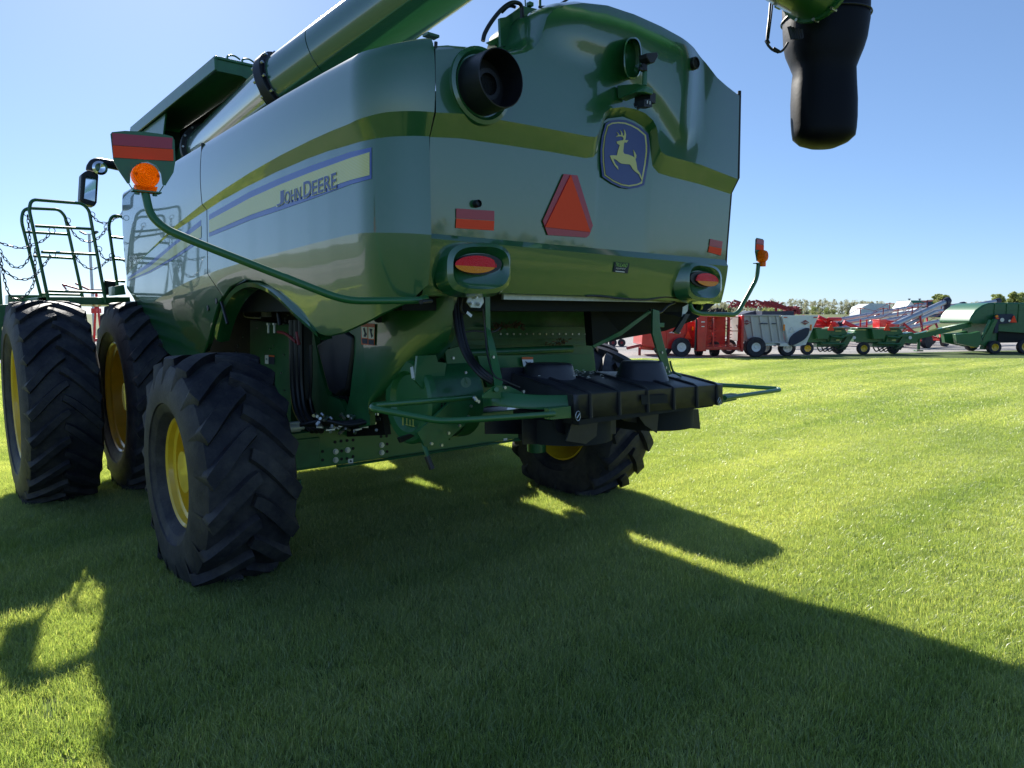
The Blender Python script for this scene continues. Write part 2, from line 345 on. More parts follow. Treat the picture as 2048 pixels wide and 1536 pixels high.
# --- wheels
def tyre_mb(R, W, rr, nlug, sweep, lugh, lugw, RL, bulge=0.03, rf=.72):
    mb = MB(); hw = W/2; Rb = R-lugh; sh = Rb-0.055
    prof = [(-hw*rf, rr), (-hw*(rf+.12), rr+.025), (-hw*.965, rr+(sh-rr)*.16), (-hw*.975, rr+(sh-rr)*.17), (-hw*1.0-bulge*.4, rr+(sh-rr)*.33), (-hw*1.0-bulge*.75, rr+(sh-rr)*.345), (-hw*1.0-bulge, rr+(sh-rr)*.62), (-hw*1.0, sh-.01), (-hw*.93, sh+.03),
            (-hw*.7, Rb-.012), (-hw*.35, Rb-.002), (0, Rb)]
    prof = prof+[(-a, r) for a, r in prof[:-1][::-1]]
    mb.lathe([(a, r) for a, r in prof], n=96)
    # lugs: swept bars, alternating sides; going outwards they run down the rear face
    for side in (-1, 1):
        for i in range(nlug):
            ph0 = 2*PI*(i+(0.5 if side > 0 else 0))/nlug
            path = []
            T = 9
            for k in range(T+1):
                t = k/T; x = side*(-0.02+(hw+.002)*t); curve = t**1.25
                ph = ph0+sweep*curve
                rb = interp([(0, Rb-.004), (.35, Rb-.006), (.7, Rb-.016), (.93, sh+.025), (1.02, sh-.01)], abs(x)/hw)
                path.append((x, ph, rb))
            path.append((side*(hw-.002), ph0+sweep*1.0+.004, sh-.075))
            vs = []; n = len(path)
            for j, (x, ph, rb) in enumerate(path):
                a = path[max(j-1, 0)]; b = path[min(j+1, n-1)]
                dx = b[0]-a[0]; dp = (b[1]-a[1])*R; L = math.hypot(dx, dp) or 1
                if j >= n-2: dx, dp, L = a[0]-path[j-2][0] if False else side*.02, sweep*R*.03, math.hypot(.02, sweep*R*.03)
                nx, npn = -dp/L, dx/L    # perpendicular in the (x, R*phi) plane
                rt = rb+lugh*1.0
                rt = min(rt, R-0.010*(abs(x)/hw)**2) if j < n-1 else rb+lugh*.45
                wt = lugw*.5*(1.0+.25*abs(x)/hw); wb = wt+.018
                wob = .0
                for (ww, r_) in ((-wb, rb-.02), (-wt, rt), (wt, rt), (wb, rb-.02)):
                    xx = x+nx*ww*(.55 if j == 0 else 1); pp = ph+npn*ww/R
                    vs.append((xx, -r_*math.sin(pp), r_*math.cos(pp)))
            fs = []
            for j in range(n-1):
                for k in range(3): fs.append((j*4+k, j*4+k+1, (j+1)*4+k+1, (j+1)*4+k))
            fs += [(0, 1, 2, 3), ((n-1)*4, (n-1)*4+3, (n-1)*4+2, (n-1)*4+1)]
            mb.add(vs, fs)
    # load flat: press against the ground
    out = []
    for (x, y, z) in mb.v:
        if z < -RL:
            d = -RL-z; z = -RL-.012+.0*d; x = x*(1+.35*d/hw)
        elif z < -RL+.25 and abs(x) > hw*.8:
            x *= 1+.07*(1-(z+RL)/.25)
        out.append((x, y, z))
    mb.v = out
    return mb
def rim_mb(rr, W, dish, rf=.72):
    mb = MB(); hw = W/2
    prof = [(-hw*rf, rr+.012), (-hw*(rf+.05), rr+.018), (-hw*(rf+.07), rr+.004), (-hw*(rf+.03), rr-.012), (-hw*(rf-.08), rr-.022), (-hw*(rf-.12), rr-.05), (-hw*.2, rr-.06), (dish, rr-.07), (dish-.01, rr-.10), (dish-.03, rr*.55), (dish-.07, rr*.42), (dish-.07, .0)]
    mb.lathe(prof, n=64)
    prof2 = [(hw*.80, rr+.012), (hw*.84, rr+.018), (hw*.86, rr+.004), (hw*.7, rr-.022), (hw*.2, rr-.06), (dish+.01, rr-.07)]
    mb.lathe(prof2, n=64)
    return mb
def wheel(name, cx, cy, cz, R, W, rr, nlug, sweep, RL, mirror=False, lugh=.042, lugw=.05, rz=0, proto=None, dish=-.05, label=None, rf=.72):
    wh = bpy.data.objects.new(name, None); COL.objects.link(wh); wh.parent = CB
    wh.location = Vector((cx, cy, cz))-Vector((3.35, 6, 0)); wh.rotation_euler = (0, 0, rz)
    if mirror: wh.scale = (-1, 1, 1)
    if label: wh['label'] = label
    if proto is None:
        t = tyre_mb(R, W, rr, nlug, sweep, lugh, lugw, RL, rf=rf).build('tyre', 'rubber', wh, local=True, angle=44)
        r = rim_mb(rr, W, dish, rf).build('rim', 'yellow', wh, local=True, angle=35)
        h = MB(); h.cyl((dish-.16, 0, 0), (dish-.05, 0, 0), .14, 24)
        for k in range(10):
            a = 2*PI*k/10; h.cyl((dish-.10, .19*math.cos(a), .19*math.sin(a)), (dish-.06, .19*math.cos(a), .19*math.sin(a)), .018, 6)
        h.build('hub', 'yellow', wh, local=True)
    else:
        for ch in [x for x in bpy.data.objects if x.parent == proto]:
            c = ch.copy(); COL.objects.link(c); c.parent = wh
    return wh
w_rear = wheel('rear_wheel', 1.55, 5.0, .70, .80, .58, .36, 17, .38, .69, lugw=.072, lugh=.055)
wheel('rear_wheel', 5.08, 5.0, .70, 0, 0, 0, 0, 0, 0, mirror=True, proto=w_rear)
w_front = wheel('front_wheel', .98, 8.0, .925, .968, .57, .545, 24, .30, .915, dish=-.02, lugh=.045, rf=.82)
wheel('front_wheel', 1.80, 8.0, .925, 0, 0, 0, 0, 0, 0, proto=w_front)
wheel('front_wheel', 4.93, 8.0, .925, 0, 0, 0, 0, 0, 0, mirror=True, proto=w_front)
wheel('front_wheel', 5.72, 8.0, .925, 0, 0, 0, 0, 0, 0, mirror=True, proto=w_front)

# --- side panels (plan path: straight flank, then a rounded rear corner)
XS, YA, RC = 1.75, 3.30, .30
def spos(s, off=0):
    if s <= 4.9: return Vector((XS-off, 8.2-s, 0))
    th = min((s-4.9)/RC, PI/2)
    return Vector((XS+RC-(RC+off)*math.cos(th), YA-(RC+off)*math.sin(th), 0))+Vector((max(0, (s-4.9)-RC*PI/2), 0, 0))
def onpath(px, py, off=0):
    d = ray(px, py); t = (XS-off)/d.x; Y = t*d.y
    if Y >= YA: return 8.2-Y, HCAM+d.z*t
    cx, cy, R = XS+RC, YA, RC+off
    a = d.x**2+d.y**2; b = -2*(d.x*cx+d.y*cy); c = cx*cx+cy*cy-R*R; D = b*b-4*a*c
    if D >= 0:
        t = (-b-math.sqrt(D))/(2*a); X, Y = t*d.x, t*d.y
        if X <= cx and Y <= cy: return 4.9+RC*math.atan2(cy-Y, cx-X), HCAM+d.z*t
    t = (YA-R)/d.y; return 4.9+RC*PI/2+max(0, t*d.x-cx), HCAM+d.z*t
def row(pts, off=0): return sorted(onpath(x, y, off) for x, y in pts)
R_top = row([(250, 380), (300, 349), (345, 322), (403, 286), (480, 238), (557, 190), (640, 142), (700, 109), (750, 91), (800, 80), (835, 75), (866, 73)])
R_b1 = row([(250, 553), (300, 500), (350, 452), (405, 408), (450, 377), (500, 345), (560, 311), (620, 281), (660, 263), (700, 247), (735, 233), (768, 225), (815, 222), (864, 224)])
R_b2 = row([(250, 558), (300, 514), (350, 469), (410, 428), (450, 402), (500, 374), (560, 344), (620, 318), (660, 303), (700, 291), (735, 281), (768, 275), (815, 272), (858, 273)], -.05)
R_cr = row([(250, 560), (300, 606), (318, 605), (345, 586), (380, 567), (411, 553), (450, 539), (520, 518), (576, 503), (640, 486), (700, 471), (725, 467), (770, 466), (858, 470)], -.05)
R_bt = row([(250, 574), (262, 572), (276, 578), (288, 596), (303, 632), (325, 676), (342, 704), (353, 713), (398, 713), (412, 704), (428, 668), (440, 636), (455, 602), (478, 573), (508, 559), (540, 562), (572, 582), (602, 618), (625, 652), (640, 668), (656, 671), (684, 665), (730, 645), (774, 623), (820, 602), (848, 572), (858, 566)], -.10)
seam_pts = sorted((onpath(x, y)[1], onpath(x, y)[0]) for x, y in [(403, 286), (404, 408), (414, 440), (412, 552), (441, 648)])
S0 = interp(seam_pts, 2.6)
def prof_rows(s, w_seam=0.0, eps=0.0):
    """list of (offset, z, s) going down the panel at path parameter s"""
    def zz(R):
        z = interp(R, s); s1 = s+w_seam*(interp(seam_pts, z)-S0); return interp(R, s1), s1+eps
    (zt, s0), (z1, s1), (z2, s2), (z3, s3), (z4, s4) = [zz(R) for R in (R_top, R_b1, R_b2, R_cr, R_bt)]
    z2 = min(z2, z1-.004); z3 = min(z3, z2-.004); z4 = min(z4, z3-.004)
    band = min(1, (z1-z2)/.10); o2 = -.05*band
    out = [(-.10, zt+.012, s0), (-.05, zt+.008, s0), (-.018, zt-.006, s0), (-.004, zt-.03, s0)]
    for k in range(1, 11): t = k/10; out.append((.012*math.sin(PI*t)*1.0, zt-.03+(z1-zt+.03)*t, s0+(s1-s0)*t))
    for k in range(1, 4): t = k/3; out.append((o2*t, z1+(z2-z1)*t, s1+(s2-s1)*t))
    for k in range(1, 11): t = k/10; out.append((o2+.010*t*min(1, (z2-z3)/.3), z2+(z3-z2)*t, s2+(s3-s2)*t))
    dz = z3-z4; o2 = o2+.010*min(1, (z2-z3)/.3)
    for k in range(1, 9): t = k/8; out.append((o2-.09*dz*t-.05*dz*t*t, z3-dz*t, s3+(s4-s3)*t))
    o4 = o2-.14*dz
    out += [(o4-.012, z4-.006, s4), (o4-.05, z4+.012, s4)]
    return out
def panel_cols(cols): return [[(lambda q: Vector((q.x, q.y, z)))(spos(s_, o)) for (o, z, s_) in c] for c in cols]
sF = onpath(250, 500)[0]; sE = 4.9+RC*PI/2-.015
nF, nR = 44, 110
colsF = [prof_rows(sF+(S0-sF)*i/nF, w_seam=(i/nF)**2, eps=-.008*(i/nF)) for i in range(nF+1)]
colsR = []
for i in range(nR+1):
    t = i/nR; s = S0+(sE-S0)*t
    colsR.append(prof_rows(s, w_seam=(1-min(1, t*2.2))**2, eps=.008*(1-t)))
def mir(mb):
    m2 = MB(); m2.v = [(6.61-x, y+.13, z) for x, y, z in mb.v]; m2.f = list(mb.f); return m2
for nm, cols in (('front_side_panel', colsF), ('rear_side_panel', colsR)):
    mb = MB(); pc = panel_cols(cols)
    for a, b in ((0, 14), (13, 17), (16, 27), (26, 37)): mb.grid([c[a:b] for c in pc])
    mb.build(nm, 'panel', CB, angle=25); mir(mb).build(nm, 'panel', CB, angle=25)
mb = MB()
def offz(s, z): return interp(sorted((q[1], q[0]) for q in prof_rows(s)[4:-2]), z)
sp_ = []
for z in [seam_pts[0][0]+(seam_pts[-1][0]-seam_pts[0][0])*i/30 for i in range(31)]:
    s = interp(seam_pts, z); sp_.append(spos(s, offz(s, z)-.012)+Vector((0, 0, z)))
mb.tube(sp_, .011, 6)
mb.build('panel_seam', 'black', CB)
# thin black seal down the corner joint
mb = MB(); mb.tube([P(x, y, Y=Yv) for x, y, Yv in [(872, 84, 3.03), (865, 228, 3.03), (858, 275, 3.08), (861, 465, 3.11), (859, 570, 3.16)]], .009, 6)
mb.tube([P(x, y, Y=Yv) for x, y, Yv in [(1479, 182, 3.04), (1476, 356, 3.04), (1461, 386, 3.09), (1452, 500, 3.11), (1450, 540, 3.14)]], .013, 6)
mb.build('corner_seal', 'black', CB)
# wheel arch flare
def arch(mirror=False):
    outer = [(432, 672), (441, 640), (455, 605), (477, 576), (507, 560), (538, 563), (570, 581), (602, 617), (622, 645), (634, 664)]
    ws = [.01, .02, .035, .05, .06, .068, .070, .055, .025, .004]
    A, B, C, D = [], [], [], []
    o = smooth_path([P(x, y, X=1.85) for x, y in outer], 4)
    n = len(o)
    for i, p in enumerate(o):
        wv = interp([(k/(len(ws)-1), v) for k, v in enumerate(ws)], i/(n-1))
        A.append(p+Vector((.03, 0, .006))); B.append(p+Vector((-.02, 0, .004))); C.append(p+Vector((-wv, 0, -wv*.35))); D.append(p+Vector((-wv+.012, 0, -wv*.35-.03)))
    E = [p+Vector((.03, 0, -.05)) for p in o]; F = [p+Vector((.10, 0, -.04)) for p in o]
    mb = MB(); mb.grid([A, B, C, D, E, F]); return mb
mb = arch(); mb.build('wheel_arch', 'panel', CB, angle=25); mir(mb).build('wheel_arch', 'panel', CB, angle=25)

# --- stripe decals on the flank (follow the panel surface)
def surf(px, py, lift):
    """point on the panel surface under a pixel, lifted"""
    off = 0
    for _ in range(3):
        s, z = onpath(px, py, off); pr = prof_rows(s)
        zs = [(q[1], q[0]) for q in pr][::-1]; off = interp(zs, z)
    s, z = onpath(px, py, off+lift); q = spos(s, off+lift); return Vector((q.x, q.y, z))
def strip(name, top, bot, m, lift, n=60, x0=None, x1=None, uv=False):
    x0 = max(top[0][0], bot[0][0]) if x0 is None else x0; x1 = min(top[-1][0], bot[-1][0]) if x1 is None else x1
    rows = [[], [], [], []]
    for i in range(n+1):
        x = x0+(x1-x0)*i/n; yt, yb = interp(top, x), interp(bot, x)
        for k in range(4): rows[k].append(surf(x, yt+(yb-yt)*k/3, lift))
    mb = MB(); mb.grid(rows); o = mb.build(name, m, CB, angle=60)
    if uv:
        ul = o.data.uv_layers.new(name='UVMap'); N = n+1
        for lp in o.data.loops:
            vi = lp.vertex_index; ul.data[lp.index].uv = ((vi % N)/N, (vi//N))
    return o
st_t = [(254, 556), (300, 524), (350, 482), (400, 441), (417, 430), (500, 383), (560, 356), (620, 332), (700, 304), (746, 294)]
yl_t = [(254, 560), (300, 533), (350, 490), (400, 453), (417, 441), (500, 396), (560, 369), (620, 345), (700, 316), (742, 303)]
yl_b = [(254, 562), (300, 541), (350, 511), (400, 476), (417, 466), (500, 430), (560, 409), (620, 387), (700, 360), (739, 350)]
st_b = [(254, 563), (300, 545), (350, 517), (400, 484), (417, 474), (500, 440), (560, 420), (620, 399), (700, 369), (743, 357)]
for a, b in ((256, 402), (418, 743)):
    strip('blue_stripe', st_t, st_b, 'decal_stripe_blue', .0025, x0=a, x1=b)
    strip('cream_stripe', yl_t, yl_b, 'cream', .0042, x0=a, x1=min(b, 739), uv=True)
def side_text(s, bl, br, tr, tl, lift, m, bold, name, shear=0):
    bl, br, tr, tl = [Vector((*p, 0)) for p in (bl, br, tr, tl)]
    q = quad_fn(bl, br, tr, tl); mb = MB()
    def fn(u, v): p = q(u, v); return surf(p.x, p.y, lift)
    text_map(mb, s, fn, bold, shear); mb.build(name, m, CB, smooth=False)
def small_caps(bigs, rest, lift, m, bold, name):
    for a in bigs+rest: side_text(*a[:5], lift, m, bold, name)
# lettering: tall J and D, smaller O H N and E E R E on a rising baseline
def bl_at(x): return 411.5+(374.5-411.5)*(x-556)/(672-556)
def word(ch, x0, x1, h): return (ch, (x0, bl_at(x0)), (x1, bl_at(x1)), (x1, bl_at(x1)-h*(1+.001*(x1-556))), (x0, bl_at(x0)-h))
LT = [word('J', 554, 567, 27), word('OHN', 569, 601, 22.5), word('D', 607, 622, 30), word('EERE', 624, 672, 26.5)]
for wd in LT:
    side_text(*wd, .0058, 'cream', .05, 'lettering_outline')
    side_text(*wd, .0072, 'decal_blue', .018, 'lettering')
side_text('S780', (258, 524), (273, 522), (273, 510), (258, 512), .004, 'white', 0, 'model_number')
# round latches on the lower flank
mb = MB()
for x, y in ((435, 602), (418, 616)):
    p = surf(x, y, .0); mb.cyl(p, p+Vector((-.012, 0, 0)), .022, 16)
mb.build('panel_latch', 'black', CB)

# --- rear hood
XL, XR = 2.035, 4.69
def prow(pts, Y): return sorted((P(x, y, Y=Y).x, P(x, y, Y=Y).z) for x, y in pts)
H_top = prow([(870, 80), (905, 78), (950, 82), (990, 89), (1015, 93), (1035, 91), (1053, 87), (1068, 79), (1079, 66), (1087, 40), (1094, 16), (1107, 3), (1125, -5), (1160, -8), (1209, -2), (1260, 16), (1315, 42), (1350, 62), (1384, 84), (1412, 112), (1435, 142), (1455, 160), (1478, 178)], 3.0)
H_b1 = prow([(866, 224), (919, 227), (960, 233), (1008, 241), (1100, 258), (1178, 273), (1192, 274), (1199, 264), (1203, 245), (1209, 226), (1220, 217), (1247, 214), (1270, 218), (1290, 226), (1306, 240), (1314, 255), (1317, 285), (1322, 303), (1333, 311), (1400, 329), (1474, 358)], 3.0)
H_b2 = prow([(858, 273), (919, 276), (1008, 289), (1100, 303), (1172, 316), (1188, 314), (1197, 303), (1201, 275), (1206, 246), (1216, 237), (1247, 233), (1270, 242), (1290, 255), (1299, 268), (1302, 300), (1306, 332), (1318, 346), (1345, 354), (1400, 368), (1462, 388)], 3.05)
H_cr = prow([(862, 466), (1450, 519)], 3.07)
H_c2 = prow([(862, 476), (1450, 531)], 3.05)
H_bt = prow([(862, 590), (950, 590), (1005, 586), (1200, 592), (1385, 604), (1450, 606)], 3.13)
BL = sorted((P(x, y, Y=3.0).x, P(x, y, Y=3.0).z) for x, y in [(1000, 100), (1028, 110), (1144, 137), (1213, 156), (1243, 172), (1274, 212), (1315, 256), (1349, 307), (1372, 320), (1390, 305)])
XB = P(1392, 230, Y=3.0).x
def bulge(X, z, zt):
    zl = interp(BL, X); h = z-zl
    if h <= 0: return 0
    wgt = (1-sstep(XB-.22, XB+.10, X))*sstep(2.66, 3.1, X)
    hr = max(.02, zt-.17-zl)
    g = .068*(1-math.exp(-h/.30))*sstep(0, .2, h)
    if h > hr: g -= 1.5*(h-hr)**2
    return g*wgt
def hood_cols():
    cols = []; N = 230
    for i in range(N+1):
        X = XL+(XR-XL)*i/N
        zt, z1, z2, z3, z4, z5 = [interp(R, X) for R in (H_top, H_b1, H_b2, H_cr, H_c2, H_bt)]
        z2 = min(z2, z1-.01)
        # rise of the top edge smoothed a little at the outer edges
        col = []
        for (dy, dz) in ((.50, .02), (.25, .035), (.12, .03), (.05, .016), (.015, 0)): col.append((X, 3.0+dy-bulge(X, zt, zt), zt+dz-.03))
        nu = 34
        for k in range(0, nu+1):
            t = k/nu; z = (zt-.045)+(z1-zt+.045)*t; col.append((X, 3.0-bulge(X, z, zt), z))
        for k in range(1, 4): t = k/3; col.append((X, 3.0+.055*t, z1+(z2-z1)*t))
        for k in range(1, 13): t = k/12; col.append((X, 3.055+.032*t, z2+(z3-z2)*t))
        col.append((X, 3.066, z4))
        for k in range(1, 9): t = k/8; col.append((X, 3.066+.050*t+.03*t*t, z4+(z5-z4)*t))
        col += [(X, 3.17, z5-.006), (X, 3.25, z5+.01)]
        cols.append(col)
    return cols
HC = hood_cols()
def shiftX(X, z):
    e = interp([(1.8, 4.76), (2.16, 4.705), (2.62, 4.70), (2.78, 4.70), (3.4, 4.69)], z)
    wgt = max(0, (X-4.1)/(XR-4.1)); l = 2.045; wl = max(0, 1-(X-XL)/.4)
    return X+(e-XR)*wgt+(l-XL)*wl
mb = MB()
for a, b in ((0, 40), (39, 43), (42, 55), (54, 56), (55, 66)): mb.grid([[Vector((shiftX(x, z), y, z)) for x, y, z in c[a:b]] for c in HC])
mb.build('rear_hood', 'panel', CB, angle=25)
def hoodY(X, z):
    i = max(0, min(230, round((X-XL)/(XR-XL)*230))); c = HC[i]; zs = sorted((q[2], q[1]) for q in c[5:-2]); return interp(zs, z)
def hp(x, y, lift=.004):
    Y = 3.0
    for _ in range(5): p = P(x, y, Y=Y); Y = hoodY(p.x, p.z)-lift
    return P(x, y, Y=Y)
def hflat(pts, lift, name, m, th=.003, parent=None):
    """flat plate whose outline lies just proud of the hood"""
    ps = [hp(x, y, lift) for x, y in pts]; Ymin = max(p.y for p in ps) if False else sum(p.y for p in ps)/len(ps)
    # best plane through centre with the local tilt
    c = sum(ps, Vector())/len(ps); zs = [p.z for p in ps]
    ztop = max(ps, key=lambda p: p.z); zbot = min(ps, key=lambda p: p.z)
    k = (ztop.y-zbot.y)/max(1e-6, ztop.z-zbot.z)
    out = []
    for (x, y) in pts:
        q = P(x, y, Y=c.y)
        for _ in range(3): q = P(x, y, Y=c.y+k*(q.z-c.z))
        out.append(q)
    mb = MB(); mb.prism(out, (0, -th, 0)); return mb.build(name, m, parent or CB, smooth=False)
# reflectors, triangle, sticker
hflat([(912, 417), (988, 422), (988, 441), (912, 436)], .003, 'dark_reflector', 'maroon')
hflat([(912, 437), (988, 442), (987, 461), (911, 456)], .003, 'orange_reflector', 'orange')
hflat([(1420, 478), (1445, 483), (1443, 496), (1418, 491)], .003, 'dark_reflector', 'maroon')
hflat([(1418, 492), (1443, 497), (1441, 511), (1416, 504)], .003, 'orange_reflector', 'orange')
hflat([(1127, 348), (1154, 351), (1185, 451), (1178, 470), (1172, 475), (1095, 470), (1085, 442)], .006, 'warning_triangle_border', 'maroon', .004)
hflat([(1141, 350), (1180, 464), (1090, 454)], .012, 'warning_triangle', 'orange', .004)
def crop4(p): return (1180+p[0]/7.68, 200+p[1]/7.68)
sh = [(265, 385), (330, 350), (430, 338), (540, 348), (640, 385), (740, 440), (855, 540), (872, 700), (872, 800), (850, 980), (795, 1280), (720, 1310), (600, 1330), (480, 1310), (350, 1250), (220, 1160), (195, 950), (192, 760), (215, 560)]
def off_poly(poly, d):
    n = len(poly); out = []
    for i in range(n):
        a = Vector(poly[i-1]); b = Vector(poly[i]); c = Vector(poly[(i+1) % n])
        e1 = (b-a).normalized(); e2 = (c-b).normalized(); nn = Vector((e1.y+e2.y, -e1.x-e2.x)).normalized()
        out.append(tuple(b+nn*d/max(.6, nn.dot(Vector((e1.y, -e1.x))))))
    return out
BO = thing_part = bpy.data.objects.new('badge', None); COL.objects.link(BO); BO.parent = CB; OFF['badge'] = OFF['combine_harvester']
sgn = 1
hflat([crop4(p) for p in off_poly(sh, 36)], .006, 'badge_shield', 'decal_blue', .004, BO)
hflat([crop4(p) for p in sh], .012, 'badge_border', 'decal_yellow', .003, BO)
hflat([crop4(p) for p in off_poly(sh, -22)], .0165, 'badge_field', 'decal_blue', .003, BO)
deer = [(405, 640), (445, 627), (515, 615), (530, 618), (585, 618), (560, 655), (530, 650), (520, 660), (512, 720), (505, 790), (520, 825), (580, 838), (640, 860), (680, 885), (672, 840), (668, 800), (658, 765), (690, 810), (708, 850), (705, 895), (692, 905), (705, 960), (715, 1020), (722, 1070), (760, 1120), (785, 1180), (797, 1250), (775, 1200), (745, 1140), (690, 1100), (650, 1060), (625, 1010), (605, 990), (540, 985), (480, 978), (440, 955), (400, 920), (355, 900), (365, 940), (390, 990), (425, 1025), (430, 1072), (405, 1045), (370, 1000), (335, 935), (305, 870), (305, 855), (350, 850), (410, 852), (425, 780), (450, 700), (445, 688), (415, 672)]
ant = [(505, 620), (510, 590), (500, 570), (470, 558), (430, 560), (392, 570), (410, 552), (430, 540), (424, 520), (404, 493), (430, 510), (442, 538), (476, 538), (474, 500), (454, 462), (482, 490), (497, 525), (500, 546), (520, 548), (525, 510), (514, 450), (536, 480), (549, 530), (546, 575), (535, 620)]
hflat([crop4(p) for p in deer], .021, 'leaping_deer', 'decal_yellow', .003, BO)
hflat([crop4(p) for p in ant], .021, 'antlers', 'decal_yellow', .003, BO)
hflat([(1229, 524), (1259, 527), (1255, 547), (1226, 544)], .004, 'dealer_sticker', 'navy', .002)
def hood_text(s, bl, br, tr, tl, lift, m, name, bold=0, shear=0):
    q = quad_fn(*[Vector((*p, 0)) for p in (bl, br, tr, tl)]); mb = MB()
    text_map(mb, s, lambda u, v: hp(q(u, v).x, q(u, v).y, lift), bold, shear); mb.build(name, m, CB, smooth=False)
M['lime'] = mat('lime_print', (.30, .55, .12), .5)
hood_text('TRULAND', (1230, 532.6), (1254, 535), (1256.5, 527.5), (1232, 525.2), .010, 'lime', 'sticker_text', .01)
hood_text('EQUIPMENT', (1232, 538.5), (1251, 540), (1251.5, 536.5), (1232.5, 535), .010, 'white', 'sticker_text')
hflat([(1231, 541.5), (1249, 543.3), (1249, 545), (1231, 543.2)], .009, 'sticker_line', 'white', .001)
# exhaust
def ex():
    c = P(962, 172, Y=3.0); c.y = 3.0
    b = MB(); b.lathe([(0.06, .200), (-.010, .192), (-.016, .172), (.0, .155)], 48, c, 'Y'); b.build('exhaust_collar', 'panel', CB)
    b = MB(); b.lathe([(.05, .149), (-.165, .143), (-.167, .138), (-.015, .132), (-.015, .0)], 64, c, 'Y'); e = b.build('exhaust_shroud', 'black', CB)
    c2 = c+Vector((.01, -.0, .0)); b = MB(); b.lathe([(.03, .078), (-.05, .078), (-.05, .055), (.02, .053)], 40, c2, 'Y'); b.build('exhaust_ring', 'black', e)
    b = MB()
    for k in range(-5, 6):
        h = math.sqrt(max(0, .053**2-(k*.0095)**2))
        b.box(c2+Vector((k*.0095, -.03, 0)), (.0018, .002, 2*h)); b.box(c2+Vector((0, -.033, k*.0095)), (2*h, .002, .0018))
    b.build('exhaust_mesh', 'dark', e)
ex()
# recess oval with rim, small round caps
def ell(cx, cy, rx, ry, n, Y, e=2.0):
    out = []
    for i in range(n):
        t = 2*PI*i/n; c, s_ = math.cos(t), math.sin(t)
        out.append(P(cx+rx*math.copysign(abs(c)**(2/e), c), cy+ry*math.copysign(abs(s_)**(2/e), s_), Y=Y))
    return out
def loops(mb, Ls):
    n = len(Ls[0]); vs = [p for L in Ls for p in L]
    mb.add(vs, [(j*n+i, j*n+(i+1) % n, (j+1)*n+(i+1) % n, (j+1)*n+i) for j in range(len(Ls)-1) for i in range(n)]+[tuple((len(Ls)-1)*n+i for i in range(n))])
def dY(L, d): return [p+Vector((0, d, 0)) for p in L]
yo = hoodY(P(1265, 116, Y=3).x, P(1265, 150, Y=3).z)
mb = MB(); Z_ = yo-.05
loops(mb, [ell(1266, 116, 19.5, 43, 32, Z_+.09, 2.6), ell(1266, 116, 18.5, 42, 32, Z_-.03, 2.6), ell(1266, 116, 16, 39, 32, Z_-.035, 2.6), dY(ell(1266, 116, 15, 37, 32, Z_, 2.6), .01), dY(ell(1268, 112, 11, 30, 32, Z_, 2.4), .03)])
mb.build('intake_recess', 'panel', CB, angle=40)
for x, y, r in ((1385, 128, .036), (951, 408, .018)):
    p = hp(x, y, 0); b = MB(); b.lathe([(.01, r*1.15), (-.03, r*1.1), (-.034, r*.9), (-.02, r*.8), (-.02, 0)], 28, p, 'Y'); b.build('round_cap', 'black', CB)
# camera mount
yb = Z_-.05
mb = MB()
a = P(1252, 190, Y=3.0); b_ = P(1285, 188, Y=2.80)
prof = [P(1250, 176, Y=2.99), P(1252, 203, Y=2.99), P(1285, 190, Y=2.82), P(1306, 190, Y=2.76), P(1307, 177, Y=2.76), P(1290, 172, Y=2.82)]
mb.prism(prof, (-.075, 0, 0)); mb.cyl(P(1289, 173, Y=2.80), P(1290, 142, Y=2.80), .015, 14)
cm = mb.build('camera_bracket', 'green', CB, bevel=.006)
mb = MB(); mb.cyl(P(1288, 143, Y=2.80), P(1288, 128, Y=2.80), .020, 12); mb.prism([P(x, y, Y=2.81) for x, y in ((1277, 112), (1299, 110), (1300, 119), (1293, 131), (1284, 131), (1278, 121))], (0, -.06, 0))
mb.box(P(1284, 139, Y=2.80), (.05, .02, .02)); mb.build('work_light', 'black', cm, bevel=.004)
mb = MB(); mb.box(P(1290, 200, Y=2.83), (.05, .12, .055)); mb.prism([P(x, y, Y=2.77) for x, y in ((1289, 199), (1304, 198), (1304, 214), (1288, 213))], (0, .05, 0))
mb.tube(smooth_path([P(x, y, Y=2.84) for x, y in ((1268, 206), (1270, 214), (1278, 216), (1281, 210))], 5), .003, 6)
mb.tube(smooth_path([P(x, y, Y=2.84) for x, y in ((1283, 214), (1275, 219), (1276, 212), (1282, 213))], 5), .003, 6)
mb.build('rear_camera', 'black', cm, bevel=.004)
mb = MB(); p = P(1296, 205, Y=2.765)
mb.box(p+Vector((-.009, -.003, 0)), (.004, .004, .018)); mb.box(p+Vector((.014, -.003, 0)), (.004, .004, .018)); mb.build('camera_light', 'white', cm)

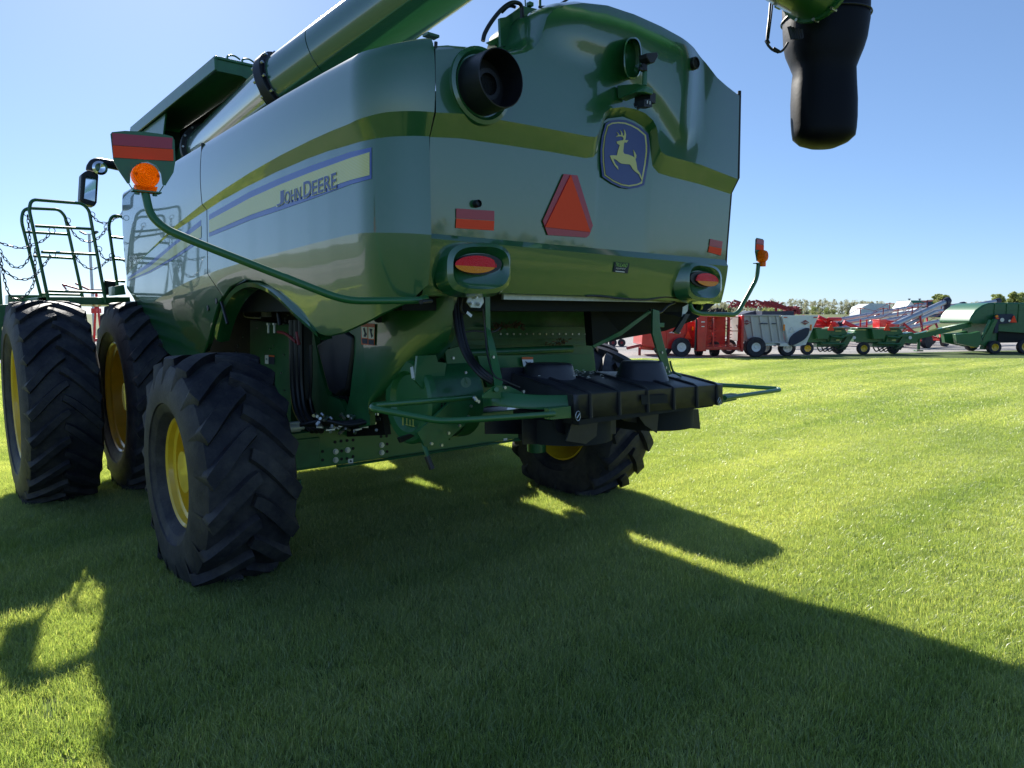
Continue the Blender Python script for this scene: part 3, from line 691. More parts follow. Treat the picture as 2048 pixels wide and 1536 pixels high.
# tail light bosses + lamps
def boss(mirror):
    Y0 = 3.09; b = MB()
    L = [ell(944, 539, 75, 56, 48, Y0+.02, 3.2), dY(ell(946, 538, 64, 50, 48, Y0, 3.2), -.055), dY(ell(948, 537, 56, 42, 48, Y0, 3.0), -.065), dY(ell(948, 536, 52, 37, 48, Y0, 2.8), -.05), dY(ell(949, 532, 47, 25, 48, Y0, 2.2), -.025)]
    loops(b, L)
    lampc = P(948, 528, Y=2.99)
    bl = MB(); bl.prism(ell(950, 529, 46, 21, 40, 3.08), (0, -.035, 0))
    R_, A_ = MB(), MB()
    e = ell(950, 529, 41.5, 17.5, 40, 3.04)
    cz = P(950, 533, Y=3.04).z; cx = sum(p.x for p in e)/len(e); hw_ = (max(p.x for p in e)-min(p.x for p in e))/2
    def half(up):
        vs = [p for p in e if (p.z >= cz) == up]
        if up: vs = vs
        pts = sorted(vs, key=lambda p: p.x); arc = pts
        mbx = MB(); rows = []
        for k in range(6):
            t = k/5; rowp = []
            for p in arc:
                z = cz+(p.z-cz)*t; hh = math.sqrt(max(0, 1-((p.x-cx)/hw_)**2*.6-((z-cz)/.06)**2*.35))
                rowp.append(Vector((p.x, 3.045-.020*hh, z)))
            rows.append(rowp)
        mbx.grid(rows); return mbx
    parts = [(b, 'lamp_boss', 'panel'), (bl, 'lamp_bezel', 'black'), (half(True), 'red_lens', 'redlens'), (half(False), 'amber_lens', 'amber')]
    return parts
for mirror in (False, True):
    ps = boss(mirror); root = None
    for (m_, n_, k_) in ps:
        if mirror:
            m2 = MB(); m2.v = [(6.72-x, y, z-.015) for x, y, z in m_.v]; m2.f = m_.f; m_ = m2
        o = m_.build(n_, k_, CB if root is None else root, angle=40)
        if root is None: root = o

# --- marker arms with lamps
def marker(side):
    g = 'left' if side < 0 else 'right'
    T = bpy.data.objects.new('marker_arm', None); COL.objects.link(T); T.parent = CB; OFF[T.name] = OFF['combine_harvester']
    if side < 0:
        pts = [P(852, 596, Y=3.12), P(835, 601, Y=3.05), P(690, 602, Y=3.06), P(400, 488, Y=3.30), P(330, 458, Y=3.38), P(300, 430, Y=3.42), P(290, 384, Y=3.44)]
        mb = MB(); mb.tube(round_path(pts, .09, 6), .0175, 14); mb.build('arm_tube', 'green', T)
        Yp = 3.44
        plate = [(221, 268), (224, 264), (250, 261.5), (290, 263.5), (330, 269), (345, 273), (349, 280), (351, 322), (347, 345), (331, 371), (325, 369), (322, 347), (312, 330), (296, 323), (279, 325), (266, 335), (261, 347), (260, 366), (255, 367), (238, 342), (227, 322)]
        mb = MB(); mb.prism([P(x, y, Y=Yp) for x, y in plate], (0, .005, 0)); pl = mb.build('marker_plate', 'green', T, smooth=False)
        mb = MB(); mb.prism([P(x, y, Y=Yp-.002) for x, y in ((224, 266), (345, 276), (344, 298), (225, 290))], (0, -.002, 0)); mb.build('dark_reflector', 'maroon', pl, smooth=False)
        mb = MB(); mb.prism([P(x, y, Y=Yp-.002) for x, y in ((225, 291), (346, 299), (346.5, 322), (227, 315))], (0, -.003, 0)); mb.build('orange_reflector', 'orange', pl, smooth=False)
        c = P(291, 352, Y=Yp-.01)
        r = (P(320, 352, Y=Yp)-P(291, 352, Y=Yp)).length*.9
        mb = MB(); mb.lathe([(-.040, 0), (-.034, r*.12)]+[(-.034+.02*(k/12)**2-(.005 if k % 2 else 0), r*(.15+.075*k)) for k in range(12)]+[(-.005, r), (.03, r*.98), (.032, 0)], 40, c, 'Y')
        for sg in (-1, 1): mb.cyl(c+Vector((sg*r*.82, -.028, 0)), c+Vector((sg*r*.82, -.036, 0)), .006, 8)
        mb.prism([c+Vector((-.045, -.01, -r*.8)), c+Vector((.045, -.01, -r*.8)), c+Vector((.036, -.01, -r*1.35)), c+Vector((-.036, -.01, -r*1.35))], (0, .03, 0))
        mb.build('amber_lamp', 'amber2', T, angle=25)
        mb = MB(); b0 = P(292, 384, Y=Yp); mb.box(b0, (.115, .05, .006))
        for d in (-.035, .035): mb.cyl(b0+Vector((d, 0, -.003)), b0+Vector((d, 0, -.014)), .010, 6)
        for q in ((257, 366), (327, 371)): mb.tube([P(*q, Y=Yp+.01), b0+Vector((-.05 if q[0] < 290 else .05, 0, 0))], .0025, 5)
        mb.build('lamp_bracket', 'green', T)
        mb = MB(); mb.cyl(P(842, 604, Y=3.0), P(862, 602, Y=3.06), .012, 10); mb.build('pivot_pin', 'black', T)
    else:
        dx = 1
        pts = [P(1378, 600, Y=3.12), P(1383, 620, Y=3.12), P(1398, 627, Y=3.12), P(1474, 630, Y=3.08), P(1514, 556, Y=3.06), P(1517, 526, Y=3.06)]
        mb = MB(); mb.tube(round_path(pts, .07, 6), .0165, 14); mb.build('arm_tube', 'green', T)
        # plate faces the same way as the left one
        c0 = P(1520, 500, Y=3.06)
        def q(u, v): return c0+Vector((u*.87, 0, v*.87))
        pl_ = [(-.045, -.10), (-.075, -.02), (-.075, .09), (-.06, .105), (.045, .10), (.06, .085), (.058, -.01), (.03, -.09)]
        mb = MB(); mb.prism([q(*p) for p in pl_], (0, .005, 0)); pl = mb.build('marker_plate', 'green', T, smooth=False)
        mb = MB(); mb.prism([q(*p)+Vector((0, -.002, 0)) for p in ((-.07, .055), (.055, .05), (.055, .09), (-.065, .095))], (0, -.002, 0)); mb.build('dark_reflector', 'maroon', pl, smooth=False)
        mb = MB(); mb.prism([q(*p)+Vector((0, -.002, 0)) for p in ((-.072, .0), (.055, -.005), (.055, .045), (-.072, .05))], (0, -.003, 0)); mb.build('orange_reflector', 'orange', pl, smooth=False)
        c = q(0.01, -.055)+Vector((0, -.02, 0)); r = .048
        mb = MB(); mb.lathe([(-.035, 0), (-.034, r*.5), (-.026, r*.85), (-.005, r), (.03, r*.98), (.032, 0)], 32, c, 'Y'); mb.box(c+Vector((0, 0, -.06)), (.05, .03, .04)); mb.build('amber_lamp', 'amber2', T, angle=25)
        mb = MB(); mb.box(P(1517, 527, Y=3.06), (.085, .045, .006)); mb.build('lamp_bracket', 'green', T)
marker(-1); marker(1)
# --- body core, deck, tank, cab (behind the panels)
def part(mb, name, m, **k): return mb.build(name, m, CB, **k)
mb = MB()
mb.box((3.35, 5.95, 2.30), (2.60, 5.2, 1.05)); mb.box((3.35, 6.4, 1.45), (1.9, 3.4, .75)); mb.box((3.25, 6.5, .86), (1.5, 2.4, .6))  # lowest box: unseen belly block added to stop sun flecks under the machine
part(mb, 'chassis_body_and_sun_block', 'dark')
mb = MB(); mb.box((3.35, 5.75, 2.93), (2.96, 4.9, .05)); part(mb, 'top_deck', 'greend')
mb = MB()
mb.box((3.35, 6.9, 3.30), (1.9, 2.6, .75)); part(mb, 'grain_tank', 'greend', bevel=.01)
# raised tank cover seen from below
mb = MB()
T0 = Vector((2.0, 6.05, 3.78)); T1 = Vector((2.0, 8.9, 3.78))
mb.box((2.42, 7.45, 3.80), (.86, 2.85, .02)); mb.box((1.995, 7.45, 3.745), (.02, 2.85, .09))
mb.prism([(1.99, 6.04, 3.81), (2.85, 6.04, 3.81), (2.85, 6.04, 3.60), (2.36, 6.04, 3.64), (2.2, 6.04, 3.70), (1.99, 6.04, 3.70)], (0, .015, 0))
part(mb, 'tank_cover', 'greend', bevel=.003)
mb = MB(); mb.box((2.43, 7.3, 3.40), (.03, 2.5, .75)); mb.box((2.25, 8.7, 3.35), (.5, .03, .9)); part(mb, 'tank_cover_skirt', 'dark')
mb = MB(); mb.prism([(2.02, 7.6, 3.70), (2.02, 8.9, 3.70), (2.02, 8.9, 3.1), (2.02, 8.0, 3.1)], (.015, 0, 0)); part(mb, 'tank_side_plate', 'greend')
mb = MB()
for x in (2.15, 2.27): mb.tube(smooth_path([(x-.05, 6.05, 3.80), (x-.05, 6.05, 3.835), (x, 6.05, 3.85), (x+.05, 6.05, 3.83)], 4), .008, 6)
part(mb, 'cover_latch', 'greend')
# cab
mb = MB(); mb.box((3.35, 9.1, 2.55), (1.8, 1.5, 1.55)); part(mb, 'cab', 'glass', bevel=.08)
mb = MB(); mb.box((3.35, 9.1, 3.42), (2.0, 1.8, .16)); part(mb, 'cab_roof', 'green', bevel=.05)
mb = MB(); mb.box((3.35, 10.2, 1.15), (1.1, 1.6, .7), Matrix.Rotation(.35, 3, 'X')); part(mb, 'feeder_house', 'greend', bevel=.02)
mb = MB(); mb.cyl((2.0, 8.0, .94), (4.7, 8.0, .94), .16, 20); mb.box((3.35, 8, .95), (1.6, .7, .6)); part(mb, 'front_axle', 'greend')
# unloading auger
A1 = P(815, 0, D=4.6); A2 = P(575, 175, D=5.1); A3 = P(405, 311, D=7.2)
Rt = .217
dA = (A1-A2).normalized(); Aend = A1+dA*1.15
mb = MB(); mb.cyl(A3-(A2-A3).normalized()*.6, A2, .212, 64, cap=True); t1 = part(mb, 'lower_auger_tube', 'tube')
seamp = A2+dA*.42
mb = MB(); mb.cyl(A2, seamp-dA*.004, Rt+.005, 64); mb.cyl(seamp+dA*.004, Aend, Rt+.005, 64); mb.cyl(seamp-dA*.01, seamp+dA*.01, Rt-.004, 64); t2 = part(mb, 'upper_auger_tube', 'tube')
def flange(c, d, r):
    m = MB(); m.cyl(c-d*.035, c+d*.035, r+.045, 48); q = d.to_track_quat('Z', 'Y').to_matrix()
    m.cyl(c-d*.05, c+d*.05, r+.012, 48)
    part(m, 'auger_flange', 'black', bevel=.004)
    m = MB()
    for k in range(14):
        a = 2*PI*k/14; o = q@Vector(((r+.03)*math.cos(a), (r+.03)*math.sin(a), 0)); m.cyl(c+o-d*.055, c+o+d*.055, .011, 6)
    part(m, 'flange_bolt', 'steel')
flange(A2-dA*.02, dA, Rt)
dL = (A2-A3).normalized(); flange(A3+dL*.25, dL, .212)
# folded outer section carries the spout
R2 = .205
Se = P(1640, 45, Y=2.33); Send = Vector((Se.x-.05, 2.33, Se.z+R2+.02)); Sdir = Vector((1, 0, 0)); S_top = Vector((2.45, 2.33, Send.z+.03))
mb = MB(); mb.tube(round_path([Aend-dA*.02, Aend+dA*.12, Vector((Aend.x, 2.1, S_top.z)), S_top], .2, 6), .215, 28); part(mb, 'auger_fold_elbow', 'green')
mb = MB(); mb.cyl(S_top, Send, R2+.01, 48); mb.cyl(Send-Sdir*.03, Send, R2+.03, 40); part(mb, 'outer_auger_tube', 'green')
q = Sdir.to_track_quat('Z', 'Y').to_matrix(); mb = MB()
for k in range(12):
    a = 2*PI*k/12; o = q@Vector(((R2+.022)*math.cos(a), (R2+.022)*math.sin(a), 0)); mb.cyl(Send+o-Sdir*.04, Send+o+Sdir*.02, .010, 6)
part(mb, 'spout_bolt', 'steel')
# rubber spout: loops of changing section, hangs down
def spout():
    D = 4.75; e = lambda cx, cy, rx, ry, d: (cx, cy, rx, ry, d)
    Ls = []
    RTv = RT; c_ = [(1651, -40, 78, .19), (1651, 10, 80, .20), (1651, 50, 79, .20), (1649, 85, 76, .19), (1648, 105, 71, .18), (1648, 125, 63, .165), (1648, 142, 57, .15), (1647, 165, 59, .148), (1647, 205, 61, .15), (1647, 240, 60.5, .15), (1647, 262, 59, .145), (1647, 275, 57, .14), (1647, 286, 45, .12), (1647, 294, 26, .07)]
    for (cx, cy, rx, dep) in c_:
        c = P(cx, cy, D=D); r = (P(cx+rx, cy, D=D)-c).length; n = 40; L = []
        for i in range(n):
            t = 2*PI*i/n; cc, ss = math.cos(t), math.sin(t)
            L.append(c+RT*(r*math.copysign(abs(cc)**.8, cc))+Vector((FW.x, FW.y, 0)).normalized()*(dep*1.17*math.copysign(abs(ss)**.8, ss)))
        Ls.append(L)
    b = MB(); loops(b, Ls); s_ = part(b, 'rubber_spout', 'spout', angle=60)
    b = MB(); c_ = P(1651, 38, D=D); r_ = (P(1651+81, 38, D=D)-c_).length; FF = Vector((FW.x, FW.y, 0)).normalized()
    b.tube([c_+RT*(r_*math.copysign(abs(math.cos(t*PI/24))**.8, math.cos(t*PI/24)))+FF*(.245*math.copysign(abs(math.sin(t*PI/24))**.8, math.sin(t*PI/24))) for t in range(49)], .006, 6, cap=False)
    b.build('clamp_band', 'black', s_)
    b = MB()
    for k in range(5): b.prism([P(1580+k*5.5, 52+k*1.5, D=4.53), P(1583+k*5.5, 52+k*1.5, D=4.53), P(1590+k*4.5, 78-abs(2-k)*2, D=4.53), P(1587+k*4.5, 78, D=4.53)], (0, .02, 0))
    b.build('light_fins', 'black', s_, smooth=False)
    b = MB(); b.tube(smooth_path([P(x, y, D=4.58) for x, y in ((1542, -10), (1539, 30), (1534, 80), (1540, 95), (1552, 103), (1562, 103), (1570, 95), (1576, 85))], 5), .008, 7)
    b.tube(smooth_path([P(x, y, D=4.58) for x, y in ((1547, -10), (1543, 30), (1537, 78))], 5), .005, 6); b.cyl(P(1533, 80, D=4.58), P(1537, 88, D=4.58), .014, 8); b.cyl(P(1546, 97, D=4.58), P(1558, 104, D=4.58), .013, 8)
    b.build('spout_cable', 'hose', s_)
    b = MB(); b.box(P(1558, 8, D=4.6), (.06, .03, .05)); b.cyl(P(1568, 12, D=4.6), P(1575, 30, D=4.6), .012, 8); b.build('cable_bracket', 'green', s_)
spout()
# --- engine top bits between auger and dome
Y = 3.25
mb = MB()
mb.tube(smooth_path([P(x, y, Y=Y) for x, y in ((966, 82), (970, 66), (984, 42), (1004, 18), (1022, 6), (1036, 6), (1043, 14), (1044, 34), (1043, 84))], 6), .012, 10)
mb.tube(smooth_path([P(x, y, Y=Y+.02) for x, y in ((1004, 24), (1018, 12), (1030, 14))], 5), .010, 8)
mb.tube(smooth_path([P(x, y, Y=Y) for x, y in ((1052, 48), (1062, 52), (1074, 60))], 4), .010, 8)
mb.tube(smooth_path([P(x, y, Y=Y-.1) for x, y in ((1078, 14), (1100, 13), (1120, 8), (1136, -2))], 4), .007, 8)
part(mb, 'engine_hose', 'hose')
mb = MB()
mb.prism([P(x, y, Y=Y+.05) for x, y in ((1002, 92), (1000, 36), (1012, 34), (1030, 22), (1044, 10), (1048, 12), (1084, 20), (1082, 32), (1066, 44), (1044, 46), (1036, 50), (1028, 54), (1026, 92))], (0, .02, 0))
mb.prism([P(x, y, Y=Y+.05) for x, y in ((1040, 92), (1043, 88), (1060, 78), (1075, 60), (1082, 30), (1090, 30), (1086, 90))], (0, .02, 0))
mb.prism([P(x, y, Y=Y+.15) for x, y in ((975, 84), (1000, 72), (1002, 88), (985, 90))], (0, .02, 0))
mb.cyl(P(1080, 14, Y=Y-.1), P(1080, -10, Y=Y-.1), .008, 8); mb.box(P(1060, 9, Y=Y), (.03, .03, .02)); mb.cyl(P(1051, 12, Y=Y), P(1050, -5, Y=Y), .004, 6)
mb.box(P(862, 72, Y=3.15), (.07, .05, .012))
part(mb, 'engine_bracket', 'greend', smooth=False)
# --- under the hood: cavity
mb = MB()
mb.prism([P(x, y, Y=4.2) for x, y in ((880, 540), (1208, 540), (1208, 672), (1186, 690), (1192, 745), (950, 800), (900, 700))], (0, .03, 0))
part(mb, 'chamber_back', 'greend', smooth=False)
mb = MB()
rows = []
for (y0, yy, dz) in ((3.73, 650, 0), (3.70, 655, 0), (3.70, 690, 0)):
    pass
for (ya, yb, Yv) in ((654, 658, 4.15), (676, 678, 4.14), (688, 690, 4.13), (709, 713, 4.12)):
    mb.prism([P(930, ya, Y=Yv), P(1184, ya, Y=Yv), P(1184, yb, Y=Yv), P(930, yb, Y=Yv)], (0, .02, 0))
part(mb, 'chamber_rib', 'greend', smooth=False)
# low green deflector in front of the ribs
mb = MB(); mb.prism([P(x, y, Y=3.5) for x, y in ((955, 712), (1182, 708), (1192, 742), (1210, 760), (975, 775))], (0, .03, 0)); part(mb, 'deflector_plate', 'green', smooth=False)
# ceiling of the chamber and the slanting right-hand underside
mb = MB(); mb.prism([(2.2, 3.20, 1.93), (4.62, 3.20, 1.93), (4.62, 4.3, 1.93), (2.2, 4.3, 1.93)], (0, 0, .02))
a, b_, c, d = P(1318, 606, Y=3.25), P(1392, 612, Y=3.3), P(1330, 640, Y=3.6), P(1186, 694, Y=3.72)
mb.prism([P(1186, 692, Y=3.60), P(1180, 596, Y=3.60), P(1310, 590, Y=3.30), P(1440, 600, Y=3.30), P(1390, 640, Y=3.30), P(1330, 662, Y=3.45), P(1250, 676, Y=3.60)], (.03, .1, .0))
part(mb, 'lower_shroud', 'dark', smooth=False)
mb = MB(); mb.prism([P(x, y, Y=3.22) for x, y in ((1186, 691), (1240, 663), (1300, 620), (1304, 624), (1244, 670), (1188, 696))], (0, .01, 0)); part(mb, 'shroud_flange', 'green', smooth=False)
mb = MB(); mb.box((3.45, 3.22, 1.865), (1.6, .02, .05)); part(mb, 'hood_inner_rail', 'zinc')
mb = MB(); mb.tube(smooth_path([P(x, y, Y=3.14) for x, y in ((1172, 592), (1200, 592), (1240, 597), (1290, 600), (1330, 594), (1360, 598))], 5), .006, 7); part(mb, 'wiring_harness', 'hose')
mb = MB(); mb.tube(smooth_path([P(x, y, Y=3.16) for x, y in ((1300, 620), (1320, 625), (1335, 612), (1350, 605))], 4), .009, 7); mb.prism([P(x, y, Y=3.1) for x, y in ((1372, 628), (1380, 628), (1358, 668), (1349, 664))], (0, .02, 0)); part(mb, 'rubber_strap', 'black')
mb = MB(); mb.prism([P(x, y, Y=3.12) for x, y in ((1366, 614), (1377, 608), (1375, 622), (1364, 636))], (0, .004, 0)); part(mb, 'reflector_tag', 'zinc', smooth=False)
# straw stuck on the ribs
mb = MB()
rnd = random.Random(3)
for (x0, y0, x1, y1, n) in ((985, 655, 1050, 650, 70), (1090, 690, 1140, 680, 35)):
    for i in range(n):
        t = rnd.random(); a = P(x0+(x1-x0)*t, y0+(y1-y0)*t+rnd.uniform(-5, 5), Y=4.08+rnd.uniform(-.03, .02)); d = Vector((rnd.uniform(-1, 1), rnd.uniform(-.3, .3), rnd.uniform(-.5, .5)))*.07
        mb.cyl(a, a+d*.8, .004, 4)
part(mb, 'straw_residue', 'straw')
# --- curved side shield below the rear corner
def shield():
    top = [(724, 640), (770, 622), (830, 600), (870, 592), (908, 588)]
    edge = [(725, 640), (728, 720), (733, 800), (738, 829)]     # front edge
    # rows go down; each row from the front edge to the free curved edge
    free = [(908, 588), (906, 640), (898, 676), (880, 706), (850, 740), (815, 772), (780, 798), (745, 826), (738, 830)]
    fr = smooth_path([Vector((x, y, 0)) for x, y in free], 5); n = len(fr); rows = []
    for i, f in enumerate(fr):
        t = i/(n-1); s_ = Vector((interp([(0, 722), (1, 738)], t), 632+(830-632)*t**1.0, 0)); r = []
        for k in range(13):
            u = k/12; p = s_*(1-u)+f*u
            X = 2.18+.16*(u**2.6); r.append(P(p.x, p.y, X=X))
        q = r[-1]; r.append(q+Vector((.05, .02, .0)))
        rows.append(r)
    b = MB(); b.grid(rows); part(b, 'side_shield', 'panel', angle=40)
    b = MB(); b.cyl(P(757, 634, X=2.175), P(757, 634, X=2.165), .035, 24); part(b, 'shield_hole', 'dark')
shield()
def sticker(poly, Xp=None, Yp=None, bands=None):
    for (pl, m, l, nm) in bands:
        pts = [P(x, y, X=Xp-l) if Xp is not None else P(x, y, Y=Yp-l) for x, y in pl]
        mb = MB(); mb.prism(pts, (-.001, 0, 0) if Xp is not None else (0, -.001, 0)); part(mb, nm, m, smooth=False)
sticker(None, 2.175, None, [([(722, 646), (750, 648), (749, 691), (723, 689)], 'amberstk', .002, 'warning_sticker'),
    ([(723, 653), (735, 654), (735, 676), (724, 675)], 'white', .004, 'warning_picture'), ([(737, 654), (749, 655), (748, 678), (737, 677)], 'white', .004, 'warning_picture'),
    ([(724, 677), (735, 678), (735, 688), (725, 687)], 'navy', .004, 'warning_text'), ([(737, 679), (748, 680), (748, 690), (737, 689)], 'navy', .004, 'warning_text'),
    ([(726, 657), (729, 655), (731, 664), (734, 668), (731, 674), (727, 673), (729, 666)], 'navy', .006, 'warning_figure'), ([(739, 657), (745, 658), (743, 664), (746, 672), (743, 676), (741, 667)], 'navy', .006, 'warning_figure')])
sticker(None, None, 3.48, [([(1044, 714), (1066, 714), (1066, 719), (1044, 719)], 'amberstk', .004, 'warning_sticker'), ([(1044, 719), (1066, 719), (1067, 733), (1047, 733)], 'white', .004, 'warning_picture'), ([(1050, 722), (1056, 725), (1062, 724), (1060, 730), (1053, 728)], 'navy', .006, 'warning_figure')])
# --- chopper / fan drum
c = P(828, 802, X=2.28)
mb = MB(); R_ = .255
mb.lathe([(-.03, 0), (-.03, R_*.62), (-.055, R_*.72), (-.055, R_*.93), (-.04, R_), (0, R_)], 56, c); dr = part(mb, 'drum_cover', 'green')
mb = MB(); mb.lathe([(0, R_*.97), (.34, R_*.97)], 64, c); part(mb, 'drum_wall', 'greend')
mb = MB()
for i in range(9):
    for j in range(24):
        a = PI*.95+j*.062+(i % 2)*.031; mb.cyl(c+Vector((.03+i*.024, R_*.975*math.cos(a), R_*.975*math.sin(a))), c+Vector((.03+i*.024, R_*.965*math.cos(a), R_*.965*math.sin(a))), .007, 8)
part(mb, 'drum_perforations', 'dark', smooth=False)
mb = MB()
cy = c+Vector((-.05, 0, 0))
for k in range(3):
    mb.box(cy+Vector((-.008, -.05-.035*k+.04, -.12)), (.003, .004, .035)); mb.box(cy+Vector((-.008, -.05-.035*k+.04, -.137)), (.003, .024, .004))
for k in (0, 2): mb.lathe([(-.008, .013), (-.0095, .013), (-.0095, .009), (-.008, .009)], 16, cy+Vector((0, -.05-.035*k+.04, -.09)))
mb.box(cy+Vector((-.008, .03, -.115)), (.003, .003, .06)); mb.box(cy+Vector((-.008, .038, -.115)), (.003, .003, .06))
mb.build('drum_diagram', 'decal_yellow', dr)
mb = MB(); mb.prism([P(x, y, Y=3.42) for x, y in ((835, 712), (872, 710), (876, 724), (893, 726), (885, 780), (845, 778), (830, 760))], (0, .02, 0)); mb.prism([P(x, y, Y=3.5) for x, y in ((890, 700), (930, 690), (960, 800), (940, 860), (900, 880), (905, 800))], (0, .02, 0)); part(mb, 'inner_plate', 'green', smooth=False)
mb = MB(); mb.prism([P(x, y, Y=3.40) for x, y in ((821, 735), (826, 733), (829, 755), (824, 757))], (0, .004, 0)); part(mb, 'white_tag', 'white', smooth=False)
mb = MB(); mb.prism([P(x, y, Y=3.3) for x, y in ((835, 865), (905, 800), (944, 800), (930, 850), (880, 893), (850, 893))], (0, .02, 0)); part(mb, 'drum_outlet', 'greend', smooth=False)
mb = MB(); mb.cyl(P(848, 868, Y=3.4), P(852, 900, Y=3.4), .018, 10); mb.tube([P(846, 880, Y=3.35), P(852, 900, Y=3.3), P(858, 920, Y=3.28)], .014, 8); lv = part(mb, 'lever', 'greend')
mb = MB(); mb.tube([P(854, 912, Y=3.29), P(864, 938, Y=3.27)], .018, 8); mb.build('lever_grip', 'black', lv)
mb = MB(); mb.prism([P(x, y, Y=3.5) for x, y in ((797, 876), (822, 868), (830, 872), (802, 886))], (0, .02, 0)); part(mb, 'rubber_flap', 'black')
# --- spreader: black moulded cover with ribs and domes
Ys = 2.66
def spreader():
    b = MB()
    # outline of the top from the photo; rear edge at Ys, top slopes gently
    fl = P(1145, 790, Y=Ys); fr = P(1443, 769, Y=Ys); bl = P(1008, 742, Y=3.40); br = P(1345, 745, Y=3.35)
    flb = P(1147, 838, Y=Ys+.01); frb = P(1444, 808, Y=Ys+.01)
    rows = []
    for j in range(7):
        v = j/6; r = []
        for i in range(31):
            u = i/30; p = (bl*(1-u)+br*u)*(1-v)+(fl*(1-u)+fr*u)*v; p = p+Vector((0, 0, .006*math.sin(PI*v)))
            r.append(p)
        rows.append(r)
    r1 = []; r2 = []
    for i in range(31):
        u = i/30; t = fl*(1-u)+fr*u; bt = flb*(1-u)+frb*u; r1.append(t*.985+bt*.015+Vector((0, -.006, 0))); r2.append(bt)
    b.grid(rows+[r1, r2]); cov = part(b, 'spreader_cover', 'cover', angle=22, solid=.008)
    b = MB()
    for u in (.09, .26, .44, .62, .79, .95):
        pts = []
        for v in (0.12, .35, .6, .85, .97): p = (bl*(1-u)+br*u)*(1-v)+(fl*(1-u)+fr*u)*v+Vector((0, 0, .006*math.sin(PI*v)+.004)); pts.append(p)
        t = fl*(1-u)+fr*u; bt = flb*(1-u)+frb*u; pts += [t+Vector((0, -.010, -.002)), bt+Vector((0, -.010, .0))]
        b.tube(pts, .013, 8)
    b.build('cover_rib', 'cover', cov)
    # end wall at the left
    b = MB(); b.prism([fl, flb, P(1010, 790, Y=3.35), bl], (.01, 0, 0)); 
    b.build('cover_end', 'cover', cov, smooth=False)
    # slot in the rear face
    b = MB(); b.prism([P(x, y, Y=Ys-.012) for x, y in ((1281, 791), (1334, 789), (1335, 806), (1283, 809))], (0, -.003, 0)); b.build('cover_slot', 'dark', cov, smooth=False)
    # domes
    for (cx, yt, ybm, r0, r1, Yd) in ((1098, 727, 768, 46, 56, 3.18), (1284, 722, 755, 36, 46, 3.02)):
        ct = P(cx, yt, Y=Yd); cb = P(cx, ybm, Y=Yd); ra = (P(cx+r0, yt, Y=Yd)-ct).length*.72; rb = (P(cx+r1, yt, Y=Yd)-ct).length*.72
        z0, z1 = cb.z-.03, ct.z
        b = MB(); b.lathe([(z0-z1, rb*1.05), (-.02, ra*1.03), (-.006, ra*.99), (0, ra*.93), (.0, 0)], 44, ct, 'Z'); b.build('cover_dome', 'cover', cov, angle=40)
    b = MB()
    b.prism([P(x, y, Y=3.30) for x, y in ((1003, 736), (1075, 734), (1080, 768), (1003, 768))], (0, .03, 0)); b.build('cover_upstand', 'cover', cov)
    # scattered chaff on top
    b = MB(); rn = random.Random(5)
    for _ in range(60):
        u = rn.gauss(.28, .07); v = rn.gauss(.35, .12); p = (bl*(1-u)+br*u)*(1-v)+(fl*(1-u)+fr*u)*v+Vector((0, 0, .034)); a = rn.random()*PI
        b.box(p, (.014, .003, .002), a)
    b.build('chaff', 'zinc', cov)
    # rubber skirts below
    for pts, Yk in (([(1147, 838), (1196, 835), (1193, 872), (1172, 888), (1132, 882)], 2.72), ([(1106, 836), (1180, 838), (1176, 888), (1170, 888), (1114, 862)], 2.80), ([(1190, 836), (1232, 832), (1232, 868), (1190, 870)], 2.75),
                    ([(1046, 840), (1104, 836), (1095, 868), (1078, 888), (1046, 889)], 2.95), ([(971, 842), (1046, 838), (1046, 868), (971, 868)], 3.1), ([(1272, 826), (1318, 822), (1314, 866), (1290, 850)], 2.75), ([(1318, 822), (1397, 818), (1401, 858), (1330, 853)], 2.80), ([(1232, 832), (1280, 828), (1300, 850), (1250, 842)], 2.9)):
        b = MB(); b.prism([P(x, y, Y=Yk) for x, y in pts], (.0, .008, 0)); part(b, 'rubber_skirt', 'black', smooth=False)
spreader()
mb = MB()
mb.box((3.36, 2.95, 1.17), (1.25, .55, .03)); mb.cyl((2.95, 3.0, 1.16), (2.95, 3.0, 1.02), .28, 28); mb.cyl((3.75, 3.0, 1.16), (3.75, 3.0, 1.02), .28, 28)
part(mb, 'spreader_discs', 'dark')
# green cradle under the cover
mb = MB()
arc = smooth_path([P(x, y, Y=Yv) for x, y, Yv in ((966, 788, 3.15), (985, 783, 2.98), (1030, 787, 2.86), (1085, 790, 2.78), (1142, 790, 2.70))], 6)
mb.grid([arc, [p+Vector((0, 0, -.075)) for p in arc], [p+Vector((.05, .06, -.08)) for p in arc]])
part(mb, 'spreader_cradle', 'green', solid=.008)
mb = MB(); mb.prism([P(x, y, Y=2.92) for x, y in ((966, 790), (992, 770), (1018, 772), (1062, 793), (1058, 798), (966, 797))], (0, .012, 0)); mb.cyl(P(993, 779, Y=2.92), P(993, 779, Y=2.90), .014, 12); part(mb, 'cradle_lug', 'green', bevel=.002)
